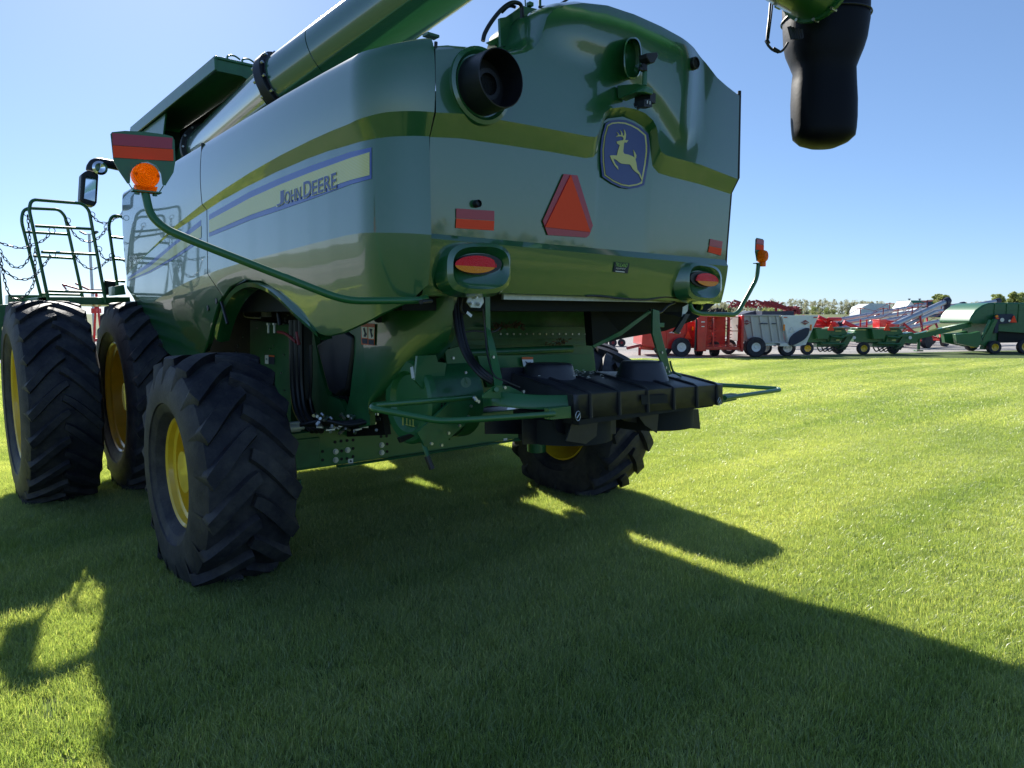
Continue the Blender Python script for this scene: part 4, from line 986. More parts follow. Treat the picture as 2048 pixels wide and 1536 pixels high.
# guard hoops
g = MB(); g.tube(round_path([P(948, 794, Y=3.15), P(915, 797, Y=3.10), P(746, 811, Y=2.92), P(744, 817, Y=2.88), P(880, 842, Y=2.63), P(930, 840, Y=2.63), P(1108, 828, Y=2.66)], .045, 6), .0155, 14); 
g2 = part(g, 'guard_hoop', 'green')
g = MB(); g.prism([P(x, y, Y=2.66) for x, y in ((1100, 817), (1142, 812), (1143, 836), (1100, 840))], (0, .045, 0)); g.build('hoop_socket', 'green', g2, bevel=.003)
g = MB(); g.tube(round_path([P(1372, 766, Y=2.98), P(1440, 770, Y=2.88), P(1555, 777, Y=2.68), P(1560, 780, Y=2.64), P(1450, 796, Y=2.62)], .035, 6), .0145, 14)
g2 = part(g, 'guard_hoop', 'green')
g = MB(); g.prism([P(x, y, Y=2.68) for x, y in ((1444, 791), (1474, 787), (1474, 800), (1444, 806))], (0, .045, 0)); g.build('hoop_socket', 'green', g2, bevel=.003)
mb = MB()
for (x, y) in ((1156, 832), (1439, 803)):
    c_ = P(x, y, Y=2.64); mb.tube([c_+Vector((.018*math.cos(t*PI/8), 0, .026*math.sin(t*PI/8))) for t in range(17)], .0022, 5); mb.cyl(c_+Vector((-.01, 0, -.012)), c_+Vector((.012, 0, .012)), .004, 6)
part(mb, 'linch_pin', 'steel')
# support arms
mb = MB()
mb.prism([P(x, y, Y=Yv) for x, y, Yv in ((970, 592, 3.2), (980, 590, 3.2), (981, 660, 3.2), (990, 690, 3.12), (1006, 765, 2.95), (1000, 778, 2.93), (990, 774, 2.95), (976, 690, 3.12), (972, 655, 3.2))], (.02, .03, 0)); part(mb, 'support_arm', 'green', bevel=.002)
mb = MB()
mb.prism([P(x, y, Y=3.0) for x, y in ((1306, 618), (1319, 622), (1320, 655), (1326, 680), (1344, 748), (1332, 752), (1314, 700), (1305, 668))], (.02, .03, 0))
mb.tube(smooth_path([P(x, y, Y=3.0) for x, y in ((1340, 722), (1346, 742), (1358, 750), (1362, 752))], 4), .008, 6); mb.box(P(1322, 650, Y=3.05), (.05, .02, .03)); part(mb, 'support_arm', 'greend', bevel=.002)
mb = MB()
for (x, y, Yv) in ((985, 714, 3.05), (1322, 705, 2.98), (1330, 735, 2.98), (1336, 743, 2.98)): q_ = P(x, y, Y=Yv-.02); mb.cyl(q_, q_+Vector((0, -.012, 0)), .009, 6)
part(mb, 'arm_bolt', 'steel')
mb = MB()
for x, y, Yv in ((905, 716, 3.45), (930, 745, 3.45), (934, 766, 3.45), (938, 782, 3.45), (941, 812, 3.28), (936, 833, 3.28), (918, 851, 3.28), (896, 866, 3.28), (862, 887, 3.28), (882, 890, 3.28), (1008, 775, 2.9), (1045, 783, 2.9), (948, 796, 2.86), (951, 800, 2.85), (955, 803, 2.85)):
    p = P(x, y, Y=Yv-.02); mb.cyl(p, p+Vector((0, -.012, 0)), .009, 6)
for i in range(14): p = P(1000+i*13, 668, Y=4.12); mb.cyl(p, p+Vector((0, -.012, 0)), .008, 6)
part(mb, 'plate_bolt', 'steel')
mb = MB(); c_ = P(700, 742, X=2.42); mb.lathe([(-.03, .02), (-.03, .05), (-.01, .06), (-.01, .14), (-.04, .15), (-.04, .165), (.03, .165), (.03, .0)], 40, c_); part(mb, 'belt_pulley', 'greend')
mb = MB(); mb.tube(smooth_path([P(x, y, X=2.40) for x, y in ((716, 690), (722, 742), (712, 790), (735, 812), (745, 770), (738, 700))], 5), .011, 6); part(mb, 'drive_belt', 'hose')
mb = MB(); mb.cyl((2.3, 3.75, 1.50), (3.75, 3.75, 1.50), .028, 12); part(mb, 'cross_shaft', 'greend')
# white pivot plate
mb = MB(); mb.prism([P(x, y, Y=3.12) for x, y in ((939, 588), (966, 588), (968, 605), (961, 616), (942, 615), (934, 604))], (0, .01, 0)); pp = part(mb, 'pivot_plate', 'zinc', bevel=.002)
mb = MB()
for x, y in ((951, 594), (942, 607), (958, 608)): q_ = P(x, y, Y=3.11); mb.cyl(q_, q_+Vector((0, -.01, 0)), .0105, 12); mb.cyl(q_, q_+Vector((0, -.016, 0)), .006, 8)
mb.build('plate_bolt', 'steel', pp)
mb = MB(); mb.prism([P(x, y, Y=3.1) for x, y in ((935, 622), (945, 630), (942, 635), (933, 627))], (0, .002, 0)); part(mb, 'cable_tag', 'white', smooth=False)
# hydraulic hoses
mb = MB()
for k, (dx, r) in enumerate(((0, .0125), (7, .0125), (15, .0125))):
    mb.tube(smooth_path([P(x+dx*.8, y, Y=Yv) for x, y, Yv in ((908, 590, 3.3), (909, 625, 3.28), (917, 675, 3.22), (933-dx*.1, 715, 3.15), (958-dx*.3, 748-dx*.5, 3.05), (985-dx*.6, 766-dx*.5, 3.0))], 6), r, 9)
mb.tube(smooth_path([P(x, y, Y=Yv) for x, y, Yv in ((966, 618, 3.1), (970, 660, 3.1), (975, 710, 3.05), (988, 750, 2.95), (1010, 762, 2.9), (1040, 775, 2.85))], 5), .005, 7)
mb.tube(smooth_path([P(x, y, Y=3.2) for x, y in ((925, 590), (922, 615), (928, 628), (935, 622))], 5), .007, 7)
mb.tube(smooth_path([P(x, y, Y=3.6) for x, y in ((918, 668), (945, 662), (985, 664), (1000, 655))], 5), .006, 7)
part(mb, 'hydraulic_hose', 'hose')
mb = MB(); mb.cyl(P(932, 765, Y=3.3), P(932, 765, Y=3.27), .03, 16); mb.tube([P(928, 770, Y=3.25), P(930, 756, Y=3.25), P(934, 768, Y=3.25)], .002, 5); part(mb, 'latch_boss', 'greend')
# --- rear axle and frame
mb = MB(); mb.box((3.42, 5.02, .755), (2.75, .22, .28)); mb.box((3.40, 4.885, .895), (2.0, .06, .012)); mb.box((3.40, 4.885, .61), (2.0, .06, .012))
ax = part(mb, 'rear_axle', 'green', bevel=.008)
mb = MB(); mb.box((2.13, 5.0, .74), (.28, .21, .22)); mb.box((1.98, 4.98, .70), (.07, .20, .46)); mb.box((2.02, 4.96, .52), (.16, .22, .08)); part(mb, 'axle_knuckle', 'greend', bevel=.006)
mb = MB(); mb.box((4.62, 5.0, .72), (.34, .2, .24)); mb.cyl((4.5, 4.96, .95), (4.5, 4.96, .45), .09, 16); mb.cyl((4.4, 4.9, .72), (4.75, 5.0, .72), .13, 16); part(mb, 'axle_knuckle', 'greend', bevel=.006)
def axp(x, y): p = P(x, y, Y=4.91); return p
b1, b2, b3 = MB(), MB(), MB()
for x, y in ((671, 903), (695, 900), (671, 920), (763, 890), (763, 905)): p = axp(x, y); b1.cyl(p, p+Vector((0, -.02, 0)), .017, 6); b1.cyl(p, p+Vector((0, -.006, 0)), .022, 16)
for x, y in ((670, 884), (682, 882), (694, 881), (706, 880), (683, 902), (706, 897), (683, 918), (694, 917), (706, 913), (762, 873), (773, 872), (774, 888), (774, 903), (645, 903), (645, 920)): p = axp(x, y); b2.cyl(p+Vector((0, .004, 0)), p+Vector((0, -.0035, 0)), .012, 14)
b1.build('axle_bolt', 'zinc', ax); b2.build('axle_holes', 'dark', ax)
b3.prism([axp(696, 918), axp(706, 917), axp(706, 926), axp(696, 926)], (0, -.003, 0)); b3.prism([axp(1007, 877), axp(1014, 876), axp(1014, 882), axp(1007, 883)], (0, -.003, 0)); b3.build('axle_label', 'white', ax, smooth=False)
b3 = MB(); b3.prism([axp(699, 924), axp(701, 919), axp(703.5, 923.5)], (0, -.006, 0)); b3.build('label_symbol', 'dark', ax, smooth=False)
mb = MB(); p = P(588, 856, Y=4.7); mb.cyl(p+Vector((-.06, 0, 0)), p+Vector((.04, 0, 0)), .03, 12); mb.cyl(p+Vector((.03, 0, 0)), p+Vector((.07, 0, 0)), .018, 8); mb.cyl(p+Vector((-.03, 0, .03)), p+Vector((.04, 0, .03)), .014, 8); part(mb, 'hydraulic_fitting', 'zinc')
# --- left engine bay seen through the arch: frame posts, dark tank, pipes
mb = MB()
mb.prism([P(x, y, X=2.32) for x, y in ((500, 640), (582, 650), (582, 880), (500, 900))], (.05, 0, 0))
mb.prism([P(x, y, X=2.30) for x, y in ((668, 640), (740, 610), (740, 850), (720, 855), (690, 830), (700, 790), (708, 720))], (.04, 0, 0))
mb.prism([P(x, y, X=2.34) for x, y in ((625, 650), (640, 740), (655, 790), (680, 800), (695, 830), (680, 850), (640, 860), (622, 790))], (.04, 0, 0))
part(mb, 'bay_frame', 'greend', smooth=False)
mb = MB(); mb.prism([P(x, y, X=2.28) for x, y in ((631, 690), (660, 668), (690, 662), (704, 672), (703, 710), (692, 780), (672, 792), (655, 780))], (.3, 0, 0)); part(mb, 'plastic_tank', 'black', bevel=.02)
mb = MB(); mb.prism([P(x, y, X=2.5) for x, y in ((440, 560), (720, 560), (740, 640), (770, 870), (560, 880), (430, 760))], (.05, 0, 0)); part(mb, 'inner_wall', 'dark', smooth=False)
mb = MB()
for dx in (0, 9, 18):
    mb.tube(smooth_path([P(x+dx, y, X=2.2) for x, y in ((583, 640), (584, 700), (586, 780), (596, 830), (625, 862))], 6), .022, 9)
mb.tube(smooth_path([P(x, y, X=2.18) for x, y in ((622, 690), (622, 760), (620, 800), (628, 830), (645, 842))], 6), .012, 8)
mb.tube(smooth_path([P(x, y, X=2.15) for x, y in ((560, 650), (555, 620), (545, 600), (550, 580))], 6), .016, 8)
part(mb, 'bay_hose', 'hose')
mb = MB(); mb.tube(smooth_path([P(x, y, X=2.2) for x, y in ((486, 600), (487, 625), (492, 634), (520, 636))], 4), .006, 7); mb.box(P(532, 615, X=2.3), (.04, .12, .16))
for x, y in ((537, 650), (549, 650)): mb.cyl(P(x, y, X=2.2), P(x, y+16, X=2.2), .010, 8); mb.cyl(P(x, y, X=2.2), P(x, y-4, X=2.2), .018, 6)
part(mb, 'brass_valve', 'zinc')
mb = MB(); rn = random.Random(9)
for _ in range(46): x, y = rn.uniform(470, 640), rn.uniform(610, 830); p = P(x, y, X=2.27); mb.cyl(p, p+Vector((-.012, 0, 0)), .007, 6)
for _ in range(40):
    x, y = rn.uniform(630, 760), rn.uniform(826, 862); p = P(x, y, Y=4.4); mb.cyl(p, p+Vector((rn.uniform(-.05, .05), -.03, rn.uniform(-.02, .02))), .011, 7)
part(mb, 'bay_bolts', 'steel')
mb = MB()
for k in range(4): mb.tube(smooth_path([P(600+k*8, 850, Y=4.5), P(650+k*9, 842+k*2, Y=4.4), P(700+k*8, 850-k*3, Y=4.3), P(760, 838, Y=4.2)], 5), .014, 8)
part(mb, 'steering_hose', 'hose')
mb = MB(); mb.tube(smooth_path([P(x, y, X=2.18) for x, y in ((556, 664), (572, 668), (592, 684))], 4), .012, 8); mb.tube([P(598, 690, X=2.18), P(594, 664, X=2.18)], .014, 8); part(mb, 'red_hose', 'redd')
sticker(None, 2.32, None, [([(529, 709), (549, 710), (549, 729), (530, 728)], 'navy', .003, 'warning_sticker'), ([(530, 710), (537, 710), (537, 728), (530, 727)], 'white', .005, 'warning_picture'), ([(538, 710), (549, 711), (549, 714), (538, 713)], 'amberstk', .005, 'warning_band')])
# --- platform, ladder rails, chains, mirrors at the left front
Yp = 8.75
mb = MB(); mb.prism([P(x, y, Y=Yp) for x, y in ((76, 594), (260, 594), (262, 611), (76, 607))], (0, 1.6, 0)); part(mb, 'platform', 'green', bevel=.004)
mb = MB(); mb.prism([P(x, y, Y=Yp) for x, y in ((74, 596), (88, 593), (96, 593), (94, 606), (76, 606))], (0, .02, 0)); mb.prism([P(x, y, Y=Yp-.3) for x, y in ((229, 573), (248, 569), (252, 589), (230, 591))], (0, .3, 0)); part(mb, 'platform_step', 'green', bevel=.004)
mb = MB(); mb.prism([P(x, y, Y=9.9) for x, y in ((16, 590), (98, 590), (98, 605), (16, 608))], (0, .3, 0)); part(mb, 'far_step', 'green')
mb = MB(); mb.prism([P(x, y, Y=8.9) for x, y in ((-60, 612), (36, 608), (36, 616), (12, 645), (4, 655), (2, 720), (-60, 720))], (0, .08, 0)); mb.box(P(-2, 550, Y=9.2), (.03, .03, .9)); part(mb, 'ladder_frame', 'greend', bevel=.004)
def rail(pts, Yv, bars, name='handrail'):
    b = MB(); b.tube(round_path([P(x, y, Y=Yv) for x, y in pts], .11, 6), .0165, 10)
    for (a, c_) in bars: b.tube([P(*a, Y=Yv), P(*c_, Y=Yv)], .0145, 8)
    part(b, name, 'green')
rail([(98, 606), (58, 418), (63, 399), (165, 407), (178, 420), (212, 606)], Yp-.05, [((70, 452), (182, 458)), ((82, 504), (192, 509)), ((97, 582), (208, 585))])
rail([(84, 600), (42, 440), (48, 416), (118, 419), (130, 432), (166, 598)], Yp+.6, [((52, 464), (136, 469)), ((66, 512), (146, 517)), ((82, 588), (164, 590))])
rail([(236, 580), (217, 450), (224, 430), (250, 434), (252, 470)], Yp+.2, [((223, 474), (250, 477)), ((229, 518), (250, 520)), ((234, 562), (250, 563))])
def chain(name, pts, Yv):
    path = smooth_path([P(x, y, Y=Yv) for x, y in pts], 14); b = MB()
    L = [0]
    for a, c_ in zip(path, path[1:]): L.append(L[-1]+(c_-a).length)
    def at(s):
        for i in range(len(L)-1):
            if s <= L[i+1]: t = (s-L[i])/max(1e-9, L[i+1]-L[i]); return path[i]*(1-t)+path[i+1]*t, (path[i+1]-path[i]).normalized()
        return path[-1], (path[-1]-path[-2]).normalized()
    pitch = .042; n = int(L[-1]/pitch)
    for i in range(n):
        c_, d = at((i+.5)*pitch); side = d.cross(Vector((0, 1, 0))).normalized() if i % 2 else Vector((0, 1, 0)); side = (side*.85+(Vector((0, 1, 0)) if i % 2 else d.cross(Vector((0, 1, 0))).normalized())*.4).normalized()
        ring = []
        for k in range(11):
            t = 2*PI*k/10; ring.append(c_+d*(.027*math.cos(t))+side*(.012*math.sin(t)))
        b.tube(ring, .0042, 5, cap=False)
    part(b, name, 'hose')
for i, (pts, Yv) in enumerate([
    ([(55, 430), (58, 460), (60, 505), (48, 530), (28, 534), (8, 515), (0, 500), (-6, 490)], 9.0), ([(-4, 484), (20, 492), (45, 496), (70, 488), (90, 478), (102, 462)], 8.9),
    ([(135, 443), (150, 470), (172, 483), (190, 480), (205, 468), (213, 455)], 9.0), ([(183, 430), (197, 443), (213, 446), (228, 438), (243, 428), (254, 410)], 9.0),
    ([(150, 510), (160, 525), (178, 537), (198, 534), (213, 523), (224, 512)], 9.0), ([(198, 500), (207, 516), (222, 520), (238, 515), (252, 524), (268, 528)], 9.0),
    ([(2, 515), (6, 545), (18, 588), (36, 598), (52, 590), (66, 570), (70, 540), (70, 495)], 8.85), ([(-5, 520), (8, 540), (36, 558), (66, 554), (88, 530), (102, 510)], 8.9)]):
    chain('safety_chain', pts, Yv)
mb = MB()
for x, y, Yv in ((54, 427, 9), (104, 461, 8.9), (135, 441, 9), (184, 429, 8.9), (214, 455, 8.9), (198, 498, 8.9), (150, 510, 9), (224, 512, 8.9), (105, 509, 8.9)):
    c_ = P(x, y, Y=Yv); mb.tube([c_+Vector((.028*math.cos(t*PI/8), 0, .028*math.sin(t*PI/8))) for t in range(17)], .004, 5)
part(mb, 'chain_ring', 'hose')
Ym = 9.0
mb = MB(); mb.prism([P(x, y, Y=Ym) for x, y in ((170, 343), (176, 340.5), (194, 345), (197.5, 350), (194, 405), (189, 413), (166, 407), (160, 400), (163, 348))], (0, .16, 0)); mm = part(mb, 'mirror_housing', 'black', bevel=.02)
mb = MB(); mb.prism([P(x, y, Y=Ym-.003) for x, y in ((172, 352), (192, 356), (189.5, 403), (168, 397))], (0, -.004, 0)); mb.build('mirror_glass', 'mirror', mm, smooth=False)
mb = MB(); mb.tube(smooth_path([P(x, y, Y=Yv) for x, y, Yv in ((182, 342, 9.05), (184, 333, 9.05), (196, 325, 9.05), (240, 333, 9.1), (280, 343, 9.3))], 5), .05, 12); mb.build('mirror_arm', 'black', mm)
mb = MB(); c_ = P(200, 336, Y=8.95); mb.lathe([(0, 0), (-.012, .05), (.0, .075), (.06, .06), (.08, 0)], 24, c_, 'Y'); mb.build('spot_mirror', 'mirror', mm)
mb = MB(); mb.prism([P(x, y, X=1.72) for x, y in ((252, 400), (272, 385), (276, 402), (262, 425), (252, 430))], (.0, 0, .0)) if False else None
mb = MB(); mb.lathe([(0, .09), (.10, .08), (.14, 0)], 20, P(211, 575, Y=9.2), 'X'); part(mb, 'work_lamp', 'black')
# ---------------------------------------------------------------- yard full of implements (right hand side)
BGR = -AZ
def rootat(px, py, name, label, cat, group=None, rz=0, Z=0):
    p = P(px, py, Z=Z); o = thing(name, label, cat, (p.x, p.y, 0), BGR+rz, group)
    dep = (p-CO).dot(FW); return o, dep/FPX     # metres per photo pixel at that distance
def lb(mb, name, m, root, **k):
    return mb.build(name, m, root, local=True, **k)
def bgwheel(root, x, y, r, wd, rimr, tm='rubber', rm='yellow', ax='Y'):
    """wheel with its axle along local Y (towards/away) or X"""
    wo = bpy.data.objects.new('wheel', None); COL.objects.link(wo); wo.parent = root; wo.location = (x, y, r*.97)
    if ax == 'X': wo.rotation_euler = (0, 0, PI/2)
    m = MB(); m.lathe([(-wd*.42, rimr), (-wd*.5, rimr+(r-rimr)*.4), (-wd*.46, r*.93), (-wd*.3, r), (wd*.3, r), (wd*.46, r*.93), (wd*.5, rimr+(r-rimr)*.4), (wd*.42, rimr)], 32, axis='Y'); lb(m, 'tyre', tm, wo)
    m = MB(); m.lathe([(-wd*.42, rimr), (-wd*.40, rimr*.85), (-wd*.2, rimr*.8), (-wd*.15, rimr*.35), (-wd*.3, rimr*.25), (-wd*.3, 0)], 24, axis='Y'); lb(m, 'rim', rm, wo)
    return wo
def tri(root, x, y, z, s, m='orange'):
    b = MB(); b.prism([(x-s*.5, y, z), (x+s*.5, y, z), (x+s*.08, y, z+s), (x-s*.08, y, z+s)], (0, .02, 0)); lb(b, 'warning_triangle', m, root, smooth=False)
    b = MB(); b.prism([(x-s*.42, y-.01, z+s*.07), (x+s*.42, y-.01, z+s*.07), (x, y-.01, z+s*.93)], (0, -.004, 0)); lb(b, 'triangle_face', m, root, smooth=False)
def ltext(root, s, x, y, z, wdt, h, m, name='lettering'):
    b = MB(); text_map(b, s, lambda u, v: Vector((x+u*wdt, y, z+v*h))); lb(b, name, m, root, smooth=False)
# 1 red spreader, side on
r, k = rootat(1345, 712, 'manure_spreader', 'red spreader seen side on with black flotation tyres and an orange triangle', 'farm spreader', 'spreaders on the gravel')
b = MB(); b.prism([(-62*k, 0, 22*k), (-60*k, 0, 60*k), (-10*k, 0, 66*k), (50*k, 0, 68*k), (48*k, 0, 22*k), (20*k, 0, 14*k), (-40*k, 0, 16*k)], (0, 2.2, 0)); lb(b, 'body', 'red', r, bevel=.03)
b = MB(); b.box((-5*k, -.03, 67*k), (112*k, .08, 2.5*k)); b.box((-12*k, -.03, 44*k), (1.5*k, .05, 44*k)); b.box((28*k, -.03, 44*k), (1.5*k, .05, 44*k)); b.prism([(-62*k, .4, 20*k), (-40*k, .4, 20*k), (-30*k, .4, 10*k), (-60*k, .4, 12*k)], (0, .5, 0)); lb(b, 'frame', 'red', r)
b = MB(); b.cyl((-61*k, .6, 16*k), (-61*k, .6, 0), .06, 8); b.cyl((-59*k, .3, 22*k), (-85*k, .8, 14*k), .07, 8); lb(b, 'drawbar', 'redd', r)
bgwheel(r, 13*k, -.35, 19*k, 10*k, 9*k, rm='white'); bgwheel(r, -18*k, .2, 19*k, 10*k, 9*k, rm='white'); bgwheel(r, 6*k, 2.2, 19*k, 10*k, 9*k, rm='white')
tri(r, 29*k, -.10, 34*k, 15*k)
b = MB(); b.prism([(-9*k, -.01, 46*k), (-2*k, -.01, 46*k), (-2*k, -.01, 49*k)], (0, -.01, 0)); b.box((7*k, -.012, 46.5*k), (16*k, .01, 2.2*k)); lb(b, 'side_marking', 'white', r, smooth=False)
b = MB(); b.cyl((27*k, -.12, 30*k), (27*k, -.15, 30*k), 3.2*k, 14); lb(b, 'round_sign', 'white', r)
b = MB(); b.box((38*k, -.08, 55*k), (3*k, .06, 8*k)); lb(b, 'amber_lamp', 'amber', r)
# 2 red spreader from behind with open beaters
r, k = rootat(1436, 714, 'manure_spreader', 'red spreader seen from behind, open rear end with upright beaters', 'farm spreader', 'spreaders on the gravel')
b = MB()
b.box((-36*k, 0, 47*k), (18*k, .5, 70*k)); b.box((44*k, 0, 47*k), (5*k, .5, 72*k)); b.box((6*k, 0, 18*k), (72*k, .3, 7*k)); b.box((6*k, 2.0, 48*k), (72*k, .05, 70*k)); b.box((6*k, 1, 80*k), (76*k, 2.0, 2*k))
lb(b, 'body', 'red', r, bevel=.02)
for xx in (-11*k, 20*k):
    b = MB(); b.cyl((xx, .1, 16*k), (xx, .1, 80*k), 2.5*k, 12)
    for q in range(9):
        a = q*1.1; b.box((xx, .1, (24+q*6.2)*k), (17*k, .5*k, 1.3*k), Matrix.Rotation(a, 3, 'Z') @ Matrix.Rotation(.35, 3, 'Y'))
    lb(b, 'beater', 'redd', r)
b = MB(); b.box((6*k, -.1, 52*k), (72*k, .06, 1.5*k)); b.box((6*k, -.1, 24*k), (72*k, .06, 1.5*k)); b.box((-12*k, -.12, 47*k), (2.5*k, .06, 62*k)); b.box((19*k, -.12, 47*k), (2.5*k, .06, 62*k)); lb(b, 'rear_frame', 'red', r)
b = MB(); b.tube([(-47*k, -.1, 14*k), (-46*k, -.1, 40*k), (-46*k, -.1, 76*k)], .05, 8); lb(b, 'hose', 'hose', r)
bgwheel(r, -24*k, 1.2, 15*k, 14*k, 7*k, ax='X'); bgwheel(r, 6*k, 1.0, 15*k, 16*k, 7*k, ax='X')
b = MB(); b.box((-35*k, -.26, 70*k), (7*k, .01, 2*k)); b.box((-35*k, -.26, 61*k), (6*k, .01, 1.6*k)); lb(b, 'decal', 'white', r)
# 3 grey-white spreader
r, k = rootat(1545, 713, 'manure_spreader', 'grey and white spreader with a black side discharge disc and red badges', 'farm spreader', 'spreaders on the gravel')
b = MB(); s0 = [(-64*k, 0, 81*k), (12*k, 0, 81*k), (25*k, 0, 28*k), (-50*k, 0, 28*k)]
b.prism(s0, (0, 2.4, 0)); bd = lb(b, 'body', 'cream_box', r, bevel=.02)
b = MB()
for xx in (-48, -30, -12, 3): b.prism([(xx*k, -.01, 80*k), ((xx+5)*k, -.01, 80*k), ((xx+14)*k, -.01, 29*k), ((xx+9)*k, -.01, 29*k)], (0, -.06, 0))
b.box((-26*k, -.03, 82*k), (78*k, .12, 2*k)); b.box((-12*k, -.03, 28*k), (76*k, .12, 3*k)); lb(b, 'side_ribs', 'cream_box', bd, bevel=.01)
b = MB(); b.prism([(12*k, -.2, 82*k), (85*k, -.2, 82*k), (62*k, -.2, 24*k), (42*k, -.2, 20*k), (27*k, -.2, 28*k)], (0, .3, 0)); lb(b, 'rear_panel', 'white', r, bevel=.01)
b = MB(); L = []
for i in range(28):
    t = 2*PI*i/28; cx, cz = 20*math.copysign(abs(math.cos(t))**.7, math.cos(t)), 13*math.copysign(abs(math.sin(t))**.7, math.sin(t)); L.append(((46+cx*.93+cz*.25)*k, -.35, (40+cx*.45+cz)*k))
b.prism(L, (0, .2, 0)); lb(b, 'discharge_disc', 'navy', r, bevel=.03)
b = MB(); b.box((0, .2, 24*k), (70*k, .3, 5*k)); b.box((20*k, -.15, 24*k), (20*k, .2, 6*k)); lb(b, 'chassis', 'silver', r)
for (xx, yy, rr) in ((-40, -.3, 20), (-34, .3, 20), (-60, 2.0, 16), (35, .4, 17), (10, 1.6, 15)): bgwheel(r, xx*k, yy, rr*k, 13*k, 9*k, rm='white')
for xx, yy in ((-55, -.08), (58, -.24)):
    b = MB(); b.prism([((xx-8)*k, yy, 68*k), (xx*k, yy, 73*k), ((xx+8)*k, yy, 68*k), (xx*k, yy, 63*k)], (0, -.01, 0)); lb(b, 'badge', 'redd', r, smooth=False)
    ltext(r, 'KUHN', (xx-5.5)*k, yy-.016, 66.6*k, 11*k, 3*k, 'white')
b = MB(); b.prism([(26*k, -.22, 48*k), (38*k, -.22, 50*k), (32*k, -.22, 60*k)], (0, -.01, 0)); lb(b, 'pale_triangle', 'silver', r, smooth=False)
b = MB(); b.prism([(-32*k, -.09, 64.5*k), (-22*k, -.09, 64.5*k), (-24*k, -.09, 67.5*k)], (0, -.01, 0)); b.box((-18*k, -.095, 65.5*k), (9*k, .01, 2*k)); b.box((-1*k, -.095, 65.5*k), (9*k, .01, 2*k)); lb(b, 'side_marking', 'navy', r)
b = MB(); b.box((17*k, -.22, 58*k), (3*k, .03, 12*k)); b.box((70*k, -.22, 58*k), (3*k, .03, 12*k)); lb(b, 'amber_lamp', 'amber', r); b = MB(); b.box((19*k, -.22, 78*k), (7*k, .03, 1.5*k)); b.box((78*k, -.22, 78*k), (7*k, .03, 1.5*k)); lb(b, 'red_reflector', 'red', r)
b = MB(); b.box((45*k, 3.2, 86*k), (68*k, 2.2, 10*k)); b.prism([(-28*k, 3, 82*k), (12*k, 3, 92*k), (12*k, 3, 82*k)], (0, 1.5, 0)); b.prism([(-68*k, 3, 82*k), (-62*k, 3, 88*k), (-55*k, 3, 82*k)], (0, 1, 0)); lb(b, 'tarp_cover', 'navy', r)
# folded red tillage tools behind
def lattice(root, x0, x1, z0, z1, y, n, m, rr=.035, seed=0, k=1):
    rn = random.Random(seed); b = MB()
    for i in range(n):
        xa = x0+(x1-x0)*i/n; xb = x0+(x1-x0)*(i+1)/n; za = z0+(z1-z0)*rn.uniform(.3, 1); zb = z0+(z1-z0)*rn.uniform(.3, 1)
        b.cyl((xa, y, z0), ((xa+xb)/2, y+rn.uniform(-.5, .5), za), rr, 5); b.cyl(((xa+xb)/2, y, za), (xb, y, z0), rr, 5); b.cyl((xa, y+.4, za), (xb, y+.4, zb), rr, 5)
    lb(b, 'folded_frame', m, root)
r, k = rootat(1570, 705, 'tillage_tool', 'dark red folded field cultivator showing above the spreaders', 'farm implement', Z=0)
r.location = tuple(P(1570, 700, Z=0)); k *= 1.1
b = MB()
for (x0, z0, x1, z1) in ((-60, 86, -12, 97), (-55, 99, -20, 88), (-12, 88, -10, 99), (-8, 99, 30, 87), (0, 92, 60, 80), (10, 97, 50, 84), (-30, 92, -4, 84), (24, 97, 62, 83), (20, 98, 24, 84), (-22, 100, -18, 86)): b.cyl((x0*k, 4, z0*k), (x1*k, 4, z1*k), .07, 6)
lb(b, 'main_frame', 'redd', r); lattice(r, -62*k, 60*k, 84*k, 97*k, 4.3, 16, 'redd', .04, 2)
b = MB(); rn = random.Random(4)
for i in range(90):
    x = rn.uniform(62, 88)*k; z = rn.uniform(70, 84)*k; b.cyl((x, 4+rn.uniform(0, 1), z), (x+rn.uniform(-3, 3)*k, 4, z+rn.uniform(-4, 4)*k), .05, 5)
lb(b, 'tine_gang', 'redd', r)
b = MB(); b.box((0, 4.2, 40*k), (100*k, .2, 4*k)); b.cyl((-40*k, 4.2, 86*k), (-40*k, 4.2, 0), .08, 6); b.cyl((40*k, 4.2, 86*k), (40*k, 4.2, 0), .08, 6); b.cyl((75*k, 4.2, 76*k), (75*k, 4.2, 0), .08, 6); lb(b, 'legs', 'redd', r)
r, k = rootat(1480, 705, 'harrow_rack', 'dark folded harrow rack above the red spreader', 'farm implement')
lattice(r, -32*k, 36*k, 78*k, 90*k, 5, 20, 'dark', .05, 8); b = MB(); b.cyl((0, 5, 84*k), (0, 5, 0), .08, 6); b.cyl((-30*k, 5, 78*k), (36*k, 5, 76*k), .06, 6); lb(b, 'post', 'dark', r)
